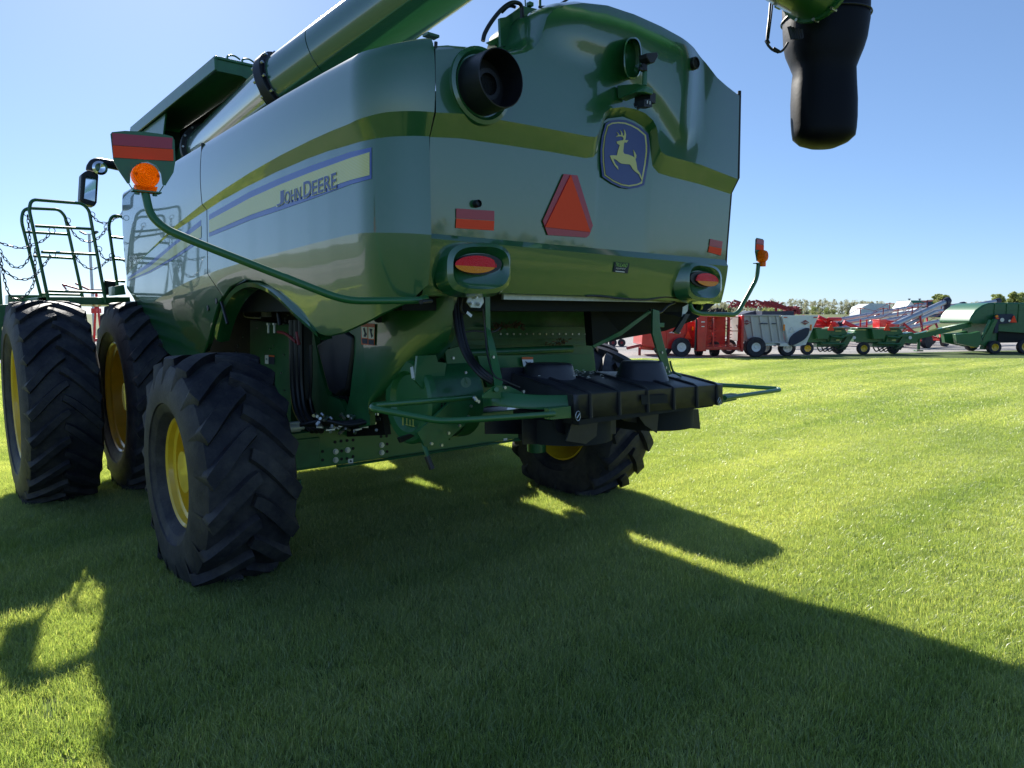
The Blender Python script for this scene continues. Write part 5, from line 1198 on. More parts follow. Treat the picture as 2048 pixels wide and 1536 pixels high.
# green mowers
def mower(px, label):
    r, k = rootat(px, 708, 'hay_mower', label, 'hay mower', 'green mowers with orange triangles')
    b = MB(); b.prism([(-52*k, 0, 24*k), (-52*k, 0, 46*k), (-46*k, 0, 50*k), (40*k, 0, 50*k), (46*k, 0, 40*k), (30*k, 0, 22*k)], (0, .7, 0)); b.prism([(-20*k, -.3, 30*k), (2*k, -.3, 30*k), (6*k, -.3, 50*k), (-24*k, -.3, 50*k)], (0, .4, 0)); lb(b, 'deck', 'green', r, bevel=.02)
    b = MB(); b.box((-30*k, .2, 51.5*k), (40*k, .8, 2.5*k)); b.box((28*k, .2, 52*k), (36*k, .8, 2.5*k)); b.prism([(30*k, -.2, 38*k), (60*k, -.2, 44*k), (60*k, -.2, 41*k), (32*k, -.2, 33*k)], (0, .6, 0)); lb(b, 'top_cover', 'green', r, bevel=.02)
    b = MB(); b.box((-44*k, -.22, 48.5*k), (20*k, .02, 1.4*k)); b.box((26*k, -.02, 46*k), (12*k, .02, 1.8*k)); b.box((24*k, -.12, 28*k), (7*k, .02, 2*k)); lb(b, 'yellow_markings', 'decal_yellow', r)
    b = MB(); b.prism([(28*k, -.1, 10*k), (40*k, -.1, 8*k), (56*k, -.1, 38*k), (46*k, -.1, 42*k)], (0, .3, 0)); b.cyl((0, -.2, 36*k), (34*k, -.2, 33*k), 3*k, 10); b.cyl((-10*k, -.2, 22*k), (36*k, -.2, 20*k), 2.5*k, 10); b.box((10*k, .2, 18*k), (50*k, .4, 8*k)); b.cyl((7*k, 0, 18*k), (7*k, -.3, 38*k), .05, 8); lb(b, 'swing_arm', 'greend', r, bevel=.01)
    b = MB()
    for q in range(5): b.tube(smooth_path([((-20+q*9)*k, -.3, 14*k), ((-14+q*9)*k, -.3, 6*k), ((-6+q*9)*k, -.3, 10*k), ((4+q*9)*k, -.3, 16*k)], 4), .03, 5)
    b.box((-6*k, .3, 28*k), (60*k, .5, 14*k)); lb(b, 'deck_hose', 'hose', r)
    bgwheel(r, -42*k, -.4, 12.5*k, 9*k, 6.5*k); bgwheel(r, 34*k, .3, 11.5*k, 9*k, 5*k, rm='greend')
    tri(r, 5*k, -.34, 47*k, 13*k); b = MB(); b.cyl((54*k, -.22, 33*k), (54*k, -.24, 33*k), 3.2*k, 14); lb(b, 'round_sign', 'white', r)
mower(1648, 'green hay mower beside the white spreader, yellow wheel and orange triangle')
mower(1759, 'green hay mower in the middle of the row, next to the long green drawbar')
# round mower-conditioner / baler on the right
r, k = rootat(1985, 706, 'forage_machine', 'big green forage machine with rounded hood and long drawbar at the right edge', 'forage machine')
b = MB(); Lp = [(-50, 62), (-46, 74), (-38, 86), (-26, 95), (-12, 100), (80, 100), (90, 80), (90, 58), (-46, 58)]
b.prism([(x*k, 0, z*k) for x, z in Lp], (0, 2.4, 0)); lb(b, 'hood', 'greend', r, bevel=.12)
b = MB(); 
for xx in (-2, 22, 46, 70): b.box((xx*k, -.02, 80*k), (.8*k, .03, 40*k))
b.box((40*k, -.02, 85*k), (90*k, .03, .8*k)); lb(b, 'hood_seams', 'greend', r)
b = MB(); b.prism([(x*k, -.3, z*k) for x, z in ((-8, 40), (-8, 72), (-2, 77), (26, 78), (32, 72), (32, 60), (0, 58), (0, 40))], (0, .15, 0)); lb(b, 'light_board', 'navy', r, bevel=.02)
tri(r, 27*k, -.36, 61*k, 13*k)
b = MB(); b.cyl((5*k, -.32, 66*k), (5*k, -.34, 66*k), 4*k, 14); b.cyl((20*k, -.32, 64*k), (20*k, -.34, 64*k), 2.6*k, 14); lb(b, 'round_sign', 'zinc', r); b = MB(); b.cyl((-6*k, -.3, 73*k), (-6*k, -.36, 73*k), 2.6*k, 12); lb(b, 'amber_lamp', 'amber', r); b = MB(); b.box((-4*k, -.33, 69*k), (6*k, .02, 2*k)); lb(b, 'orange_reflector', 'orange', r)
b = MB(); b.prism([(x*k, -.1, z*k) for x, z in ((-12, 20), (80, 22), (88, 62), (-12, 60))], (0, 2, 0)); b.prism([(x*k, -.3, z*k) for x, z in ((0, 44), (60, 40), (66, 48), (0, 55))], (0, .3, 0)); lb(b, 'chassis', 'greend', r)
b = MB(); b.prism([(x*k, -.15, z*k) for x, z in ((4, 22), (78, 22), (78, 44), (4, 44))], (0, -.02, 0)); lb(b, 'dark_opening', 'dark', r)
b = MB(); b.prism([(x*k, -.6, z*k) for x, z in ((-92, 38), (-88, 20), (-46, 12), (-40, 24), (-44, 44), (-60, 40))], (0, .25, 0)); b.prism([(x*k, .3, z*k) for x, z in ((-92, 38), (-88, 20), (-46, 12), (-40, 24), (-44, 44), (-60, 40))], (0, .25, 0)); lb(b, 'pickup', 'green', r, bevel=.01)
b = MB(); b.prism([(x*k, -.4, z*k) for x, z in ((-30, 8), (-22, 8), (-10, 56), (-18, 58))], (0, .3, 0)); b.prism([(x*k, -.5, z*k) for x, z in ((-40, 18), (-30, 14), (-8, 66), (-14, 68))], (0, .2, 0)); b.cyl((-38*k, -.5, 30*k), (-24*k, -.5, 66*k), .06, 8); lb(b, 'linkage', 'green', r, bevel=.01)
b = MB(); b.prism([(x*k, .2, z*k) for x, z in ((-166, 36), (-164, 28), (-150, 26), (-40, 52), (-40, 62), (-150, 38))], (0, .35, 0)); b.prism([(x*k, .1, z*k) for x, z in ((-176, 20), (-150, 18), (-146, 34), (-160, 40), (-174, 36))], (0, .4, 0)); b.cyl((-141*k, .3, 28*k), (-141*k, .3, 6*k), .07, 8); b.box((-141*k, .3, 4*k), (.3, .3, .06)); lb(b, 'drawbar', 'green', r, bevel=.01)
b = MB(); b.prism([(x*k, .18, z*k) for x, z in ((-130, 41), (-108, 47), (-108, 50), (-126, 45))], (0, -.01, 0)); b.box((-88*k, .17, 48*k), (8*k, .01, 1.6*k)); lb(b, 'yellow_markings', 'decal_yellow', r)
bgwheel(r, -16*k, -.6, 13*k, 11*k, 7*k); bgwheel(r, 47*k, -.5, 14*k, 11*k, 8*k); bgwheel(r, 18*k, 2.2, 14*k, 11*k, 8*k)
# grain augers: silver tubes on red undercarriages
def auger(p0, p1, D0, D1, rad, label):
    a = P(*p0, D=D0); c = P(*p1, D=D1)
    r = thing('grain_auger', label, 'grain auger', (a.x, a.y, 0), 0, 'grain augers on red carriages')
    b = MB(); b.cyl(a, c, rad, 20); d = (c-a).normalized(); L = (c-a).length
    b.build('tube', 'silver', r)
    if 'double' in label:
        b = MB(); b.cyl(a+Vector((0, 0, -.3)), c-d*1.2+Vector((0, 0, -.3)), rad*.7, 14); b.build('return_tube', 'silver', r)
    b = MB(); n = int(L/2.0)
    for i in range(1, n): q = a+d*(L*i/n); b.cyl(q-d*.05, q+d*.05, rad*1.15, 16)
    b.build('tube_bands', 'silver', r)
    b = MB(); b.cyl(c-d*.25, c+d*.1, rad*1.4, 14); b.cyl(c, c+Vector((0, 0, -.55)), rad*1.35, 12, r2=rad*1.1); b.build('spout', 'navy', r)
    b = MB()
    for t in (.35, .62):
        q = a+d*(L*t); b.cyl(q, q+Vector((0, 0, .55)), .03, 6); s_ = d.cross(Vector((0, 0, 1))).normalized()
        b.cyl(q+Vector((0, 0, .5))-s_*.3, q+Vector((0, 0, .5))+s_*.3, .03, 6); b.cyl(q-d*2, q+Vector((0, 0, .55)), .015, 5); b.cyl(q+Vector((0, 0, .55)), q+d*2, .015, 5)
    b.build('truss', 'redd', r)
    b = MB(); q = a+d*(L*.55); base = Vector((q.x, q.y, 0)); s_ = d.cross(Vector((0, 0, 1))).normalized(); base = base-Vector((d.x, d.y, 0))*1.2
    for sg in (-1, 1):
        b.cyl(q-d*.3, base+s_*sg*.9+Vector((0, 0, .35)), .06, 8); b.cyl(a+d*.8, base+s_*sg*.9+Vector((0, 0, .4)), .06, 8)
    b.cyl(base+s_*.9+Vector((0, 0, .35)), base-s_*.9+Vector((0, 0, .35)), .06, 8); b.box(a+Vector((0, 0, -.1)), (.6, .5, .4)); b.build('undercarriage', 'red', r)
    for sg in (-1, 1):
        w_ = MB(); cc = base+s_*sg*.95+Vector((0, 0, .34)); w_.cyl(cc, cc+s_*sg*.22, .34, 22); w_.build('wheel', 'rubber', r)
auger((1640, 646), (1857, 608), 46, 50, .125, 'grain auger with grey tube, highest one at the left of the row')
auger((1668, 648), (1926, 608), 44, 50, .115, 'grain auger with grey tube ending just left of the far long one')
auger((1674, 658), (1996, 602), 41, 46, .13, 'longest grain auger, its tube ending above the green forage machine')
auger((1784, 652), (1894, 602), 38, 40, .15, 'short steep grain auger with a double tube and red hopper foot')
auger((1788, 661), (1942, 630), 39, 43, .125, 'lowest grain auger, grey tube running behind the forage drawbar')
r, k = rootat(1850, 700, 'auger_hopper', 'red swing-away auger hopper with a boxy intake behind the mowers', 'auger hopper')
dd = 4
b = MB(); b.prism([(x*k, dd, z*k) for x, z in ((-20, 20), (14, 20), (12, 40), (4, 42), (4, 60), (-12, 60), (-10, 42), (-22, 38))], (0, .8, 0)); b.cyl((2*k, dd+.3, 55*k), (60*k, dd+.3, 46*k), .13, 12); b.cyl((-80*k, dd+.6, 54*k), (-16*k, dd+.6, 26*k), .12, 10); b.cyl((-60*k, dd+.6, 30*k), (-20*k, dd+.6, 30*k), .09, 8)
for xx in (-44, -30): b.cyl((xx*k, dd+.5, 60*k), (xx*k, dd+.5, 10*k), .05, 6)
lb(b, 'hopper', 'red', r, bevel=.01)
b = MB(); rn = random.Random(11)
for i in range(26): x = rn.uniform(-95, 50)*k; z = rn.uniform(12, 36)*k; b.box((x, dd+1, z), (rn.uniform(4, 12)*k, .3, rn.uniform(2, 7)*k))
lb(b, 'gearbox_parts', 'redd', r)
bgwheel(r, 58*k, 2.5, 9*k, .3, 3*k, rm='redd'); bgwheel(r, -22*k, 5, 9*k, .3, 3*k, rm='redd')
r, k = rootat(1700, 700, 'auger_carriage', 'tangle of red auger carriage beams and axles behind the left mowers', 'auger carriage')
b = MB()
for (x0, z0, x1, z1) in ((-70, 52, 10, 66), (-60, 64, 20, 50), (-20, 46, 60, 58), (-75, 40, 70, 44), (0, 64, 70, 46), (36, 66, 100, 42), (60, 60, 96, 60), (-50, 74, -30, 60)): b.cyl((x0*k, 6, z0*k), (x1*k, 6.4, z1*k), .11, 8)
for xx in (-40, 20, 66): b.box((xx*k, 6, 48*k), (10*k, .8, 12*k)); b.cyl((xx*k, 6, 44*k), (xx*k, 6, 0), .08, 6)
lb(b, 'beams', 'red', r, bevel=.01)
b = MB()
for xx, z in ((2, 63), (-56, 60), (86, 55)): b.cyl((xx*k, 5.8, z*k), ((xx+4)*k, 5.8, (z-8)*k), .2, 10)
lb(b, 'winches', 'navy', r)
# buildings
def house(px, y0, D, wpx, hpx, roofpx, deppx, name, label, wallm, roofm, kind='gable', gable_w=None, rz=0):
    p = P(px, y0, D=D); k = D/FPX; z0 = min(p.z, fz(D))-.3
    r = thing(name, label, 'building', (p.x, p.y, z0), BGR+rz); h0 = p.z-z0
    return r, k, h0
fz_ = fz
r, k, h0 = house(1752, 634, 190, 62, 0, 0, 0, 'barn', 'pale grey barn with a rounded roof behind the augers', 'sil', 'sil')
L = [(-32, 0), (-32, 14)]+[(-32+17*(1-math.cos(t*PI/12)), 14+13*math.sin(t*PI/12)) for t in range(1, 12)]+[(2, 14), (2, 0)]
b = MB(); b.prism([(x*k, 0, h0+z*k) for x, z in ((-32, -6), (-32, 12), (-28, 20), (-15, 26), (-2, 20), (2, 12), (2, -6))], (0, 6, 0)); lb(b, 'end_wall', 'sil', r)
b = MB(); b.prism([(x*k, .5, h0+z*k) for x, z in ((-14, 26.5), (24, 25.5), (32, 14), (32, -6), (2, -6), (2, 12), (-2, 20))], (0, 8, 0)); lb(b, 'side_wall', 'sil', r)
b = MB(); b.prism([(x*k, .3, h0+z*k) for x, z in ((-15, 27.5), (24, 26.5), (33, 12), (2, 12), (-3, 21))], (0, .15, 0)); lb(b, 'curved_roof', 'silver', r)
b = MB(); b.box((22*k, .3, h0+2*k), (3*k, .3, 7*k)); lb(b, 'door', 'navy', r)
r, k, h0 = house(1830, 634, 230, 70, 0, 0, 0, 'barn', 'white barn with a dark green metal roof beyond the augers', 'white', 'groof')
b = MB(); b.prism([(x*k, 0, h0+z*k) for x, z in ((-20, -6), (-20, 18), (-10, 32), (8, 14), (8, -6))], (0, 8, 0)); b.box((18*k, 4, h0+4*k), (24*k, 8, 20*k)); lb(b, 'wall', 'white', r)
b = MB(); b.prism([(x*k, -.4, h0+z*k) for x, z in ((-10, 33), (32, 33), (34, 14), (10, 14))], (0, 8.5, 0)); rf = lb(b, 'roof', 'groof', r)
b = MB(); 
for xx in (-3, 18): b.cyl((xx*k, 3, h0+33*k), (xx*k, 3, h0+36*k), .15, 8); b.cyl((xx*k, 3, h0+35*k), (xx*k, 3, h0+37*k), .4, 8)
lb(b, 'roof_vents', 'navy', rf)
b = MB(); b.prism([(x*k, -6, h0+z*k) for x, z in ((-34, -4), (-34, 8), (-12, 20), (14, 8), (14, -4))], (0, 4, 0)); lb(b, 'lean_to', 'sil', r)
r, k, h0 = house(1912, 634, 200, 34, 0, 0, 0, 'house', 'low red brick house with two windows near the green machine', 'brick', 'shingle')
b = MB(); b.prism([(x*k, 0, h0+z*k) for x, z in ((-16, -4), (-16, 9), (-10, 15), (14, 15), (16, 9), (16, -4))], (0, 7, 0)); lb(b, 'wall', 'brick', r)
b = MB(); b.prism([(x*k, -.4, h0+z*k) for x, z in ((-18, 8.5), (-10, 15.5), (14, 15.5), (18, 8.5))], (0, 8, 0)) if False else b.prism([(x*k, -.5, h0+z*k) for x, z in ((-10, 15), (-4, 19), (20, 19), (15, 15))], (0, 8, 0)); lb(b, 'roof', 'shingle', r)
for xx in (-6, 8):
    b = MB(); b.box((xx*k, -.08, h0+4*k), (6*k, .1, 3.4*k)); f = lb(b, 'window_frame', 'white', r); b = MB(); b.box((xx*k, -.14, h0+4*k), (4*k, .06, 2*k)); lb(b, 'window_pane', 'glass', f)
r, k, h0 = house(1945, 634, 205, 34, 0, 0, 0, 'house', 'white house with a grey shingle roof right of the brick one', 'white', 'shingle')
b = MB(); b.box((0, 3, h0+3*k), (34*k, 6, 14*k)); lb(b, 'wall', 'white', r)
b = MB(); b.prism([(x*k, -.3, h0+z*k) for x, z in ((-20, 9), (-14, 20), (16, 20), (20, 9))], (0, 6.6, 0)); lb(b, 'roof', 'shingle', r)
b = MB(); b.box((-6*k, -.05, h0+4*k), (4*k, .1, 4*k)); b.box((6*k, -.05, h0+4*k), (4*k, .1, 4*k)); lb(b, 'window', 'glass', r)
# parked cars by the houses
def car(px, D, col, label):
    p = P(px, 634, D=D); r = thing('parked_car', label, 'car', (p.x, p.y, fz(D)), BGR, 'cars parked by the houses')
    b = MB(); b.prism([(x, 0, z) for x, z in ((-2.2, .35), (-2.2, .85), (-1.3, .95), (2.2, .95), (2.25, .35))], (0, 1.7, 0)); lb(b, 'body', col, r, bevel=.1)
    b = MB(); b.prism([(x, .12, z) for x, z in ((-1.2, .95), (-.6, 1.5), (1.1, 1.55), (1.8, .95))], (0, 1.46, 0)); lb(b, 'windows', 'glass', r, bevel=.05)
    for x in (-1.4, 1.4): b = MB(); b.cyl((x, -.02, .34), (x, .25, .34), .34, 16); lb(b, 'wheel', 'rubber', r)
M['carwhite'] = M['white']; M['carblue'] = mat('car_blue', (.03, .08, .2), .3, coat=1)
car(1868, 185, 'carblue', 'dark blue car parked left of the brick house'); car(1884, 188, 'white', 'white car parked against the brick house')
# ---------------------------------------------------------------- trees
def leafmat(name, c1, c2):
    m = bpy.data.materials.new(name); m.use_nodes = True; t = m.node_tree; b = t.nodes['Principled BSDF']; b.inputs['Roughness'].default_value = .8; b.inputs['Specular IOR Level'].default_value = .2
    tc = t.nodes.new('ShaderNodeTexCoord'); n = t.nodes.new('ShaderNodeTexNoise'); n.inputs['Scale'].default_value = .35; n.inputs['Detail'].default_value = 4; t.links.new(tc.outputs['Object'], n.inputs[0])
    r = t.nodes.new('ShaderNodeValToRGB'); r.color_ramp.elements[0].position = .4; r.color_ramp.elements[1].position = .62; r.color_ramp.elements[0].color = (*c1, 1); r.color_ramp.elements[1].color = (*c2, 1)
    t.links.new(n.outputs[0], r.inputs[0]); t.links.new(r.outputs[0], b.inputs['Base Color'])
    tr = t.nodes.new('ShaderNodeBsdfTranslucent'); t.links.new(r.outputs[0], tr.inputs[0]); mx = t.nodes.new('ShaderNodeMixShader'); mx.inputs[0].default_value = .5
    t.links.new(b.outputs[0], mx.inputs[1]); t.links.new(tr.outputs[0], mx.inputs[2]); t.links.new(mx.outputs[0], t.nodes['Material Output'].inputs[0]); return m
M['leaf_spring_hazed'] = leafmat('hazed_spring_leaves', (.34, .35, .22), (.52, .51, .36)); M['leaf_green'] = leafmat('green_leaves', (.28, .33, .11), (.48, .53, .20)); M['leaf_dark'] = leafmat('dark_leaves', (.03, .05, .015), (.06, .09, .02))  # spring leaves lightened: distance haze is put into their colour
def leaf_np(centres, radii, n_per, size, seed):
    rg = np.random.default_rng(seed); C = np.repeat(np.array(centres), n_per, 0); R = np.repeat(np.array(radii), n_per, 0)
    N = len(C); d = rg.normal(size=(N, 3)); d /= np.linalg.norm(d, axis=1)[:, None]; rad = rg.uniform(.55, 1.05, (N, 1))
    c = C+d*rad*R; a = rg.normal(size=(N, 3)); a /= np.linalg.norm(a, axis=1)[:, None]; b = np.cross(a, rg.normal(size=(N, 3))); b /= np.linalg.norm(b, axis=1)[:, None]
    s = size*rg.uniform(.5, 1.3, (N, 1)); v = np.stack([c-a*s-b*s*.6, c+a*s-b*s*.6, c+a*s*.8+b*s*.7, c-a*s*.7+b*s*.8], 1).reshape(-1, 3)
    me = bpy.data.meshes.new('leaves'); me.vertices.add(len(v)); me.vertices.foreach_set('co', v.ravel()); me.loops.add(len(v)); me.loops.foreach_set('vertex_index', np.arange(len(v)))
    me.polygons.add(N); me.polygons.foreach_set('loop_start', np.arange(0, 4*N, 4)); me.polygons.foreach_set('loop_total', np.full(N, 4)); me.update(); return me
def tree(px, ybase, D, hpx, wpx, label, m, seed, dark=None):
    p = P(px, ybase, D=D); k = D/FPX; rn = random.Random(seed); zg = fz(D)-.2; h = hpx*k+(p.z-zg); wd = wpx*k/2
    r = thing('tree', label, 'tree', (p.x, p.y, zg)); b = MB(); b.tube([(0, 0, 0), (.1, 0, h*.3), (.05, .1, h*.6)], [wd*.07+.12, wd*.05+.1, .08], 8)
    for q in range(7): a = q*.9; b.tube([(0, 0, h*(.25+.04*q)), (math.cos(a)*wd*.4, math.sin(a)*wd*.4, h*(.5+.04*q)), (math.cos(a)*wd*.65, math.sin(a)*wd*.65, h*(.62+.04*q))], [.12, .07, .03], 6)
    lb(b, 'trunk', 'bark', r)
    cs, rs = [], []
    for i in range(60):
        a = rn.uniform(0, 2*PI); u = rn.random()**.5; z = rn.uniform(.22, .95); wz = math.sqrt(max(.05, 1-((z-.52)/.5)**2)); cs.append((math.cos(a)*u*wd*wz*.85, math.sin(a)*u*wd*wz*.85, h*z)); q = wd*rn.uniform(.14, .30); rs.append((q, q, q*.8))
    me = leaf_np(cs, rs, 140, wd*.035+.05, seed); me.materials.append(M[m]); o = bpy.data.objects.new('crown', me); COL.objects.link(o); o.parent = r
tree(1878, 630, 230, 41, 42, 'bright green tree behind the steep grain auger', 'leaf_green', 1)
tree(1994, 618, 240, 30, 34, 'small green tree, left of the two above the forage machine', 'leaf_green', 2)
tree(2032, 618, 235, 34, 44, 'bigger green tree, right of the two above the forage machine', 'leaf_green', 3)
# far wood: one mass
def wood(name, x0, x1, ytop, ybase, D, seed, m, dens=1.0, label=None):
    k = D/FPX; rn = random.Random(seed); cs, rs = [], []; n = int((x1-x0)/2.2*dens)
    for i in range(n):
        x = rn.uniform(x0, x1); D2 = D+rn.uniform(0, 30); top = ytop(x)+rn.uniform(-2.5, 5); zc = rn.random()
        y = ybase-(ybase-top)*zc; p = P(x, y, D=D2); q = k*rn.uniform(2.2, 4.6); cs.append(tuple(p)); rs.append((q, q, q))
        for _ in range(5): y = ybase-(ybase-top)*rn.random(); p = P(x+rn.uniform(-3, 3), y, D=D2); cs.append(tuple(p)); rs.append((q, q, q*.9))
    me = leaf_np(cs, rs, 70, k*.6, seed); me.materials.append(M[m]); o = bpy.data.objects.new(name, me); COL.objects.link(o)
    b = MB(); 
    for i in range(int((x1-x0)/4)): x = rn.uniform(x0, x1); p = P(x, ybase+3, D=D); q = P(x+rn.uniform(-1, 1), ytop(x)+rn.uniform(0, 8), D=D); b.cyl(p, q, k*.35, 5, r2=k*.1)
    return o, b
ytop = lambda x: interp([(1380, 618), (1420, 610), (1450, 604), (1480, 610), (1540, 602), (1600, 600), (1660, 600), (1720, 604), (1760, 606), (1800, 609), (1870, 612), (1900, 606), (1960, 606), (2100, 600)], x)
o, b = wood('woodland', 1370, 2120, ytop, 631, 330, 21, 'leaf_spring_hazed', 1.3); tag(o, 'spring woodland on the horizon, distance haze mixed into its leaf colour', 'woodland', kind='stuff')
t_ = b.build('woodland_trunks', 'bark', None); t_.parent = o
o2, b2 = wood('woodland', 1370, 2120, lambda x: 616, 632, 322, 22, 'leaf_green', .5); tag(o2, 'darker undergrowth along the foot of the woodland', 'undergrowth', kind='stuff')
# trees behind the camera are what the glossy panels mirror
def behind():
    rn = random.Random(31); cs, rs = [], []
    for i in range(900):
        a = rn.uniform(-1.9, 1.9); d = rn.uniform(210, 260); f = -FH*math.cos(a)+RH*math.sin(a); h = 2.5+4*noise.noise(Vector((a*4, 0, 0)))
        z = rn.uniform(0, max(2, h)); q = rn.uniform(1.2, 3); cs.append((f.x*d, f.y*d, 1.2+z)); rs.append((q, q, q))
    me = leaf_np(cs, rs, 25, .9, 31); me.materials.append(M['leaf_spring_hazed']); o = bpy.data.objects.new('woodland', me); COL.objects.link(o); tag(o, 'distant tree belt behind the viewer, mirrored in the hood', 'woodland', kind='stuff')
behind()
# far implements under the hood gap
r, k = rootat(1240, 695, 'farm_implement', 'dark wheeled implement far off, seen through the gap under the hood', 'farm implement')
b = MB(); b.box((-10*k, 2, 22*k), (60*k, 1, 10*k)); b.cyl((10*k, 2, 20*k), (44*k, 2, 24*k), .1, 8); b.box((-14*k, 2, 30*k), (14*k, .6, 10*k)); lb(b, 'frame', 'dark', r, bevel=.02)
for xx in (10, -8, -26): bgwheel(r, xx*k, 1.2, 8*k, 5*k, 3*k, rm='redd')
# light pole and red auger at the left
p = P(188, 640, D=60); r = thing('light_pole', 'tall light pole with twin lamp heads beyond the handrails', 'light pole', (p.x, p.y, 0)); kk = 60/FPX; ztop = P(188, 470, D=60).z
b = MB(); b.cyl((0, 0, 0), (0, 0, ztop), .13, 12, r2=.10); b.cyl(RH*-.35+Vector((0, 0, ztop)), RH*.35+Vector((0, 0, ztop)), .04, 8); lb(b, 'pole', 'silver', r)
for sg in (-1, 1): b = MB(); b.box(RH*(.5*sg)+Vector((0, 0, ztop+.1)), (.45, .35, .12), Matrix.Rotation(BGR, 3, 'Z')@Matrix.Rotation(-.5*sg, 3, 'Y')); lb(b, 'lamp_head', 'navy', r)
r, k = rootat(195, 700, 'red_auger', 'red auger with thin stays standing far left behind the handrails', 'grain auger')
b = MB(); b.box((8*k, 0, 116*k), (30*k, .5, 8*k)); b.cyl((-62*k, 0, 130*k), (0, 0, 112*k), .05, 6); b.cyl((-62*k, 0, 130*k), (-55*k, 0, 120*k), .04, 6); b.cyl((-36*k, 0, 132*k), (6*k, 0, 112*k), .05, 6); lb(b, 'boom', 'redd', r)
b = MB(); b.cyl((-6*k, 0, 20*k), (4*k, 0, 112*k), .06, 8); b.cyl((10*k, 0, 20*k), (4*k, 0, 112*k), .06, 8); b.box((2*k, 0, 78*k), (10*k, .5, 10*k)); b.box((0, 0, 20*k), (40*k, .4, 6*k)); lb(b, 'body', 'red', r, bevel=.02); bgwheel(r, -20*k, 0, 14*k, .3, 5*k); bgwheel(r, 20*k, 0, 14*k, .3, 5*k)
# ---------------------------------------------------------------- grass: one object, tufts scattered by geometry nodes
def grassmat():
    m = bpy.data.materials.new('grass_blades'); m.use_nodes = True; t = m.node_tree; b = t.nodes['Principled BSDF']; b.inputs['Roughness'].default_value = .33; b.inputs['Specular IOR Level'].default_value = .9
    at = t.nodes.new('ShaderNodeAttribute'); at.attribute_name = 'tint'
    r = t.nodes.new('ShaderNodeValToRGB'); e = r.color_ramp.elements; e[0].position = 0; e[0].color = (.19, .255, .14, 1); e[1].position = 1; e[1].color = (.75, .70, .45, 1)
    x = e.new(.55); x.color = (.32, .385, .155, 1); x = e.new(.86); x.color = (.47, .52, .26, 1)
    t.links.new(at.outputs['Fac'], r.inputs[0])
    geo = t.nodes.new('ShaderNodeNewGeometry'); n = t.nodes.new('ShaderNodeTexNoise'); n.inputs['Scale'].default_value = .9; n.inputs['Detail'].default_value = 5
    mp = t.nodes.new('ShaderNodeMapping'); mp.inputs['Rotation'].default_value = (0, 0, AZ); mp.inputs['Scale'].default_value = (.16, .95, 1); t.links.new(geo.outputs['Position'], mp.inputs[0]); t.links.new(mp.outputs[0], n.inputs[0])
    r2 = t.nodes.new('ShaderNodeValToRGB'); r2.color_ramp.elements[0].position = .38; r2.color_ramp.elements[1].position = .66; r2.color_ramp.elements[0].color = (.70, .78, .72, 1); r2.color_ramp.elements[1].color = (1.22, 1.14, 1.3, 1); t.links.new(n.outputs[0], r2.inputs[0])
    mu = t.nodes.new('ShaderNodeMixRGB'); mu.blend_type = 'MULTIPLY'; mu.inputs[0].default_value = 1; t.links.new(r.outputs[0], mu.inputs[1]); t.links.new(r2.outputs[0], mu.inputs[2]); t.links.new(mu.outputs[0], b.inputs['Base Color'])
    tr = t.nodes.new('ShaderNodeBsdfTranslucent'); g = t.nodes.new('ShaderNodeMixRGB'); g.blend_type = 'MULTIPLY'; g.inputs[0].default_value = 1; g.inputs[2].default_value = (1.9, 1.9, .7, 1); t.links.new(mu.outputs[0], g.inputs[1]); t.links.new(g.outputs[0], tr.inputs[0])
    mx = t.nodes.new('ShaderNodeMixShader'); mx.inputs[0].default_value = .5; t.links.new(b.outputs[0], mx.inputs[1]); t.links.new(tr.outputs[0], mx.inputs[2]); t.links.new(mx.outputs[0], t.nodes['Material Output'].inputs[0])
    return m
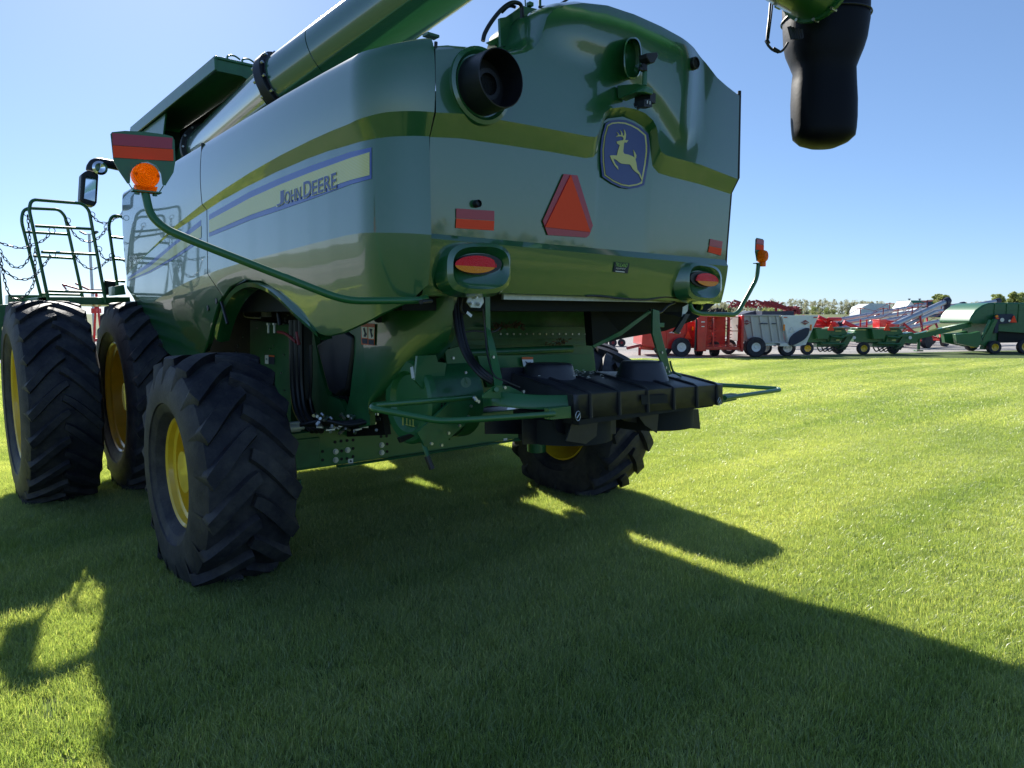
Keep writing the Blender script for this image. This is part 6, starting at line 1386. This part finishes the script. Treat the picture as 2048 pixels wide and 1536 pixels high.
def grass_patch(n, radius, hmin, hmax, width, seed, comb=0.0):
    rg = np.random.default_rng(seed); a = rg.uniform(0, 2*PI, n); rr = radius*np.sqrt(rg.uniform(0, 1, n)); x, y = rr*np.cos(a), rr*np.sin(a)
    h = rg.uniform(hmin, hmax, n)*(1+.25*rg.normal(size=n)).clip(.5, 1.7); az = rg.uniform(0, 2*PI, n); lean = rg.uniform(.05, 1.0, n)**1.3*h*1.1; wd = width*rg.uniform(.6, 1.3, n)
    az = np.where(rg.random(n) < comb, .35*rg.normal(size=n), az); fx, fy = np.cos(az), np.sin(az); sa = rg.uniform(0, 2*PI, n); sx, sy = np.cos(sa), np.sin(sa)
    v = np.zeros((n, 5, 3)); z = np.zeros(n)
    v[:, 0] = np.stack([x-sx*wd, y-sy*wd, z-.003], 1); v[:, 1] = np.stack([x+sx*wd, y+sy*wd, z-.003], 1)
    mx_, my_ = x+fx*lean*.35, y+fy*lean*.35
    v[:, 2] = np.stack([mx_+sx*wd*.8, my_+sy*wd*.8, h*.6], 1); v[:, 3] = np.stack([mx_-sx*wd*.8, my_-sy*wd*.8, h*.6], 1)
    v[:, 4] = np.stack([x+fx*lean, y+fy*lean, h*.97], 1)
    me = bpy.data.meshes.new('grass'); V = v.reshape(-1, 3); me.vertices.add(len(V)); me.vertices.foreach_set('co', V.ravel())
    i = np.arange(n)*5; q = np.stack([i, i+1, i+2, i+3], 1); t = np.stack([i+3, i+2, i+4], 1); idx = np.concatenate([np.concatenate([q, t], 1)]).ravel()
    me.loops.add(len(idx)); me.loops.foreach_set('vertex_index', idx)
    ls = np.stack([np.arange(n)*7, np.arange(n)*7+4], 1).ravel(); lt = np.tile([4, 3], n); me.polygons.add(2*n); me.polygons.foreach_set('loop_start', ls); me.polygons.foreach_set('loop_total', lt); me.update()
    at = me.attributes.new('tint', 'FLOAT', 'POINT'); tv = np.where(rg.random(n) < .10, rg.uniform(.86, 1, n), rg.uniform(0, .86, n)); at.data.foreach_set('value', np.repeat(tv, 5)); return me
GM = grassmat()
def grass_layer(name, me, centre, rot, sx, sy, spacing, seed, holes=None):
    me.materials.append(GM); o = bpy.data.objects.new(name, me); COL.objects.link(o)
    ng = bpy.data.node_groups.new(name, 'GeometryNodeTree'); ng.interface.new_socket('Geometry', in_out='INPUT', socket_type='NodeSocketGeometry'); ng.interface.new_socket('Geometry', in_out='OUTPUT', socket_type='NodeSocketGeometry')
    N = ng.nodes; L = ng.links; gi = N.new('NodeGroupInput'); go = N.new('NodeGroupOutput')
    gr = N.new('GeometryNodeMeshGrid'); gr.inputs['Size X'].default_value = sx; gr.inputs['Size Y'].default_value = sy; gr.inputs['Vertices X'].default_value = int(sx/spacing); gr.inputs['Vertices Y'].default_value = int(sy/spacing)
    sp = N.new('GeometryNodeSetPosition'); rv = N.new('FunctionNodeRandomValue'); rv.data_type = 'FLOAT_VECTOR'; rv.inputs[0].default_value = (-spacing*.5, -spacing*.5, 0); rv.inputs[1].default_value = (spacing*.5, spacing*.5, 0); rv.inputs['Seed'].default_value = seed
    L.new(gr.outputs[0], sp.inputs[0]); L.new(rv.outputs[0], sp.inputs['Offset'])
    ip = N.new('GeometryNodeInstanceOnPoints'); L.new(sp.outputs[0], ip.inputs['Points']); L.new(gi.outputs[0], ip.inputs['Instance'])
    r2 = N.new('FunctionNodeRandomValue'); r2.data_type = 'FLOAT_VECTOR'; r2.inputs[0].default_value = (0, 0, 0); r2.inputs[1].default_value = (0, 0, 6.283); r2.inputs['Seed'].default_value = seed+1; L.new(r2.outputs[0], ip.inputs['Rotation'])
    r3 = N.new('FunctionNodeRandomValue'); r3.data_type = 'FLOAT_VECTOR'; r3.inputs[0].default_value = (1, 1, .8); r3.inputs[1].default_value = (1, 1, 1.2); r3.inputs['Seed'].default_value = seed+2; L.new(r3.outputs[0], ip.inputs['Scale'])
    nz = N.new('ShaderNodeTexNoise'); nz.inputs['Scale'].default_value = 2.3; nz.inputs['Detail'].default_value = 3; ps = N.new('GeometryNodeInputPosition'); L.new(ps.outputs[0], nz.inputs['Vector'])
    cp = N.new('FunctionNodeCompare'); cp.data_type = 'FLOAT'; cp.operation = 'GREATER_THAN'; L.new(nz.outputs[0], cp.inputs[0]); cp.inputs[1].default_value = .325; L.new(cp.outputs[0], ip.inputs['Selection'])
    L.new(ip.outputs[0], go.inputs[0]); md = o.modifiers.new('scatter', 'NODES'); md.node_group = ng
    o.location = centre; o.rotation_euler = (0, 0, rot); return o
# near carpet in front of and around the machine: small combed clumps, some gaps
pn = grass_patch(330, .105, .018, .046, .0013, 5, .6)
o = grass_layer('lawn_grass', pn, tuple(G(.3, 6.2)), BGR, 17, 9.4, .09, 3); tag(o, 'mown green lawn grass around the wheels, half in shadow', 'grass', kind='stuff')
pm = grass_patch(1300, .30, .022, .05, .0026, 6, .5)
o = grass_layer('lawn_grass', pm, tuple(G(4, 19.2)), BGR, 44, 17.4, .26, 13); tag(o, 'sunlit lawn grass further back towards the gravel', 'grass', kind='stuff')
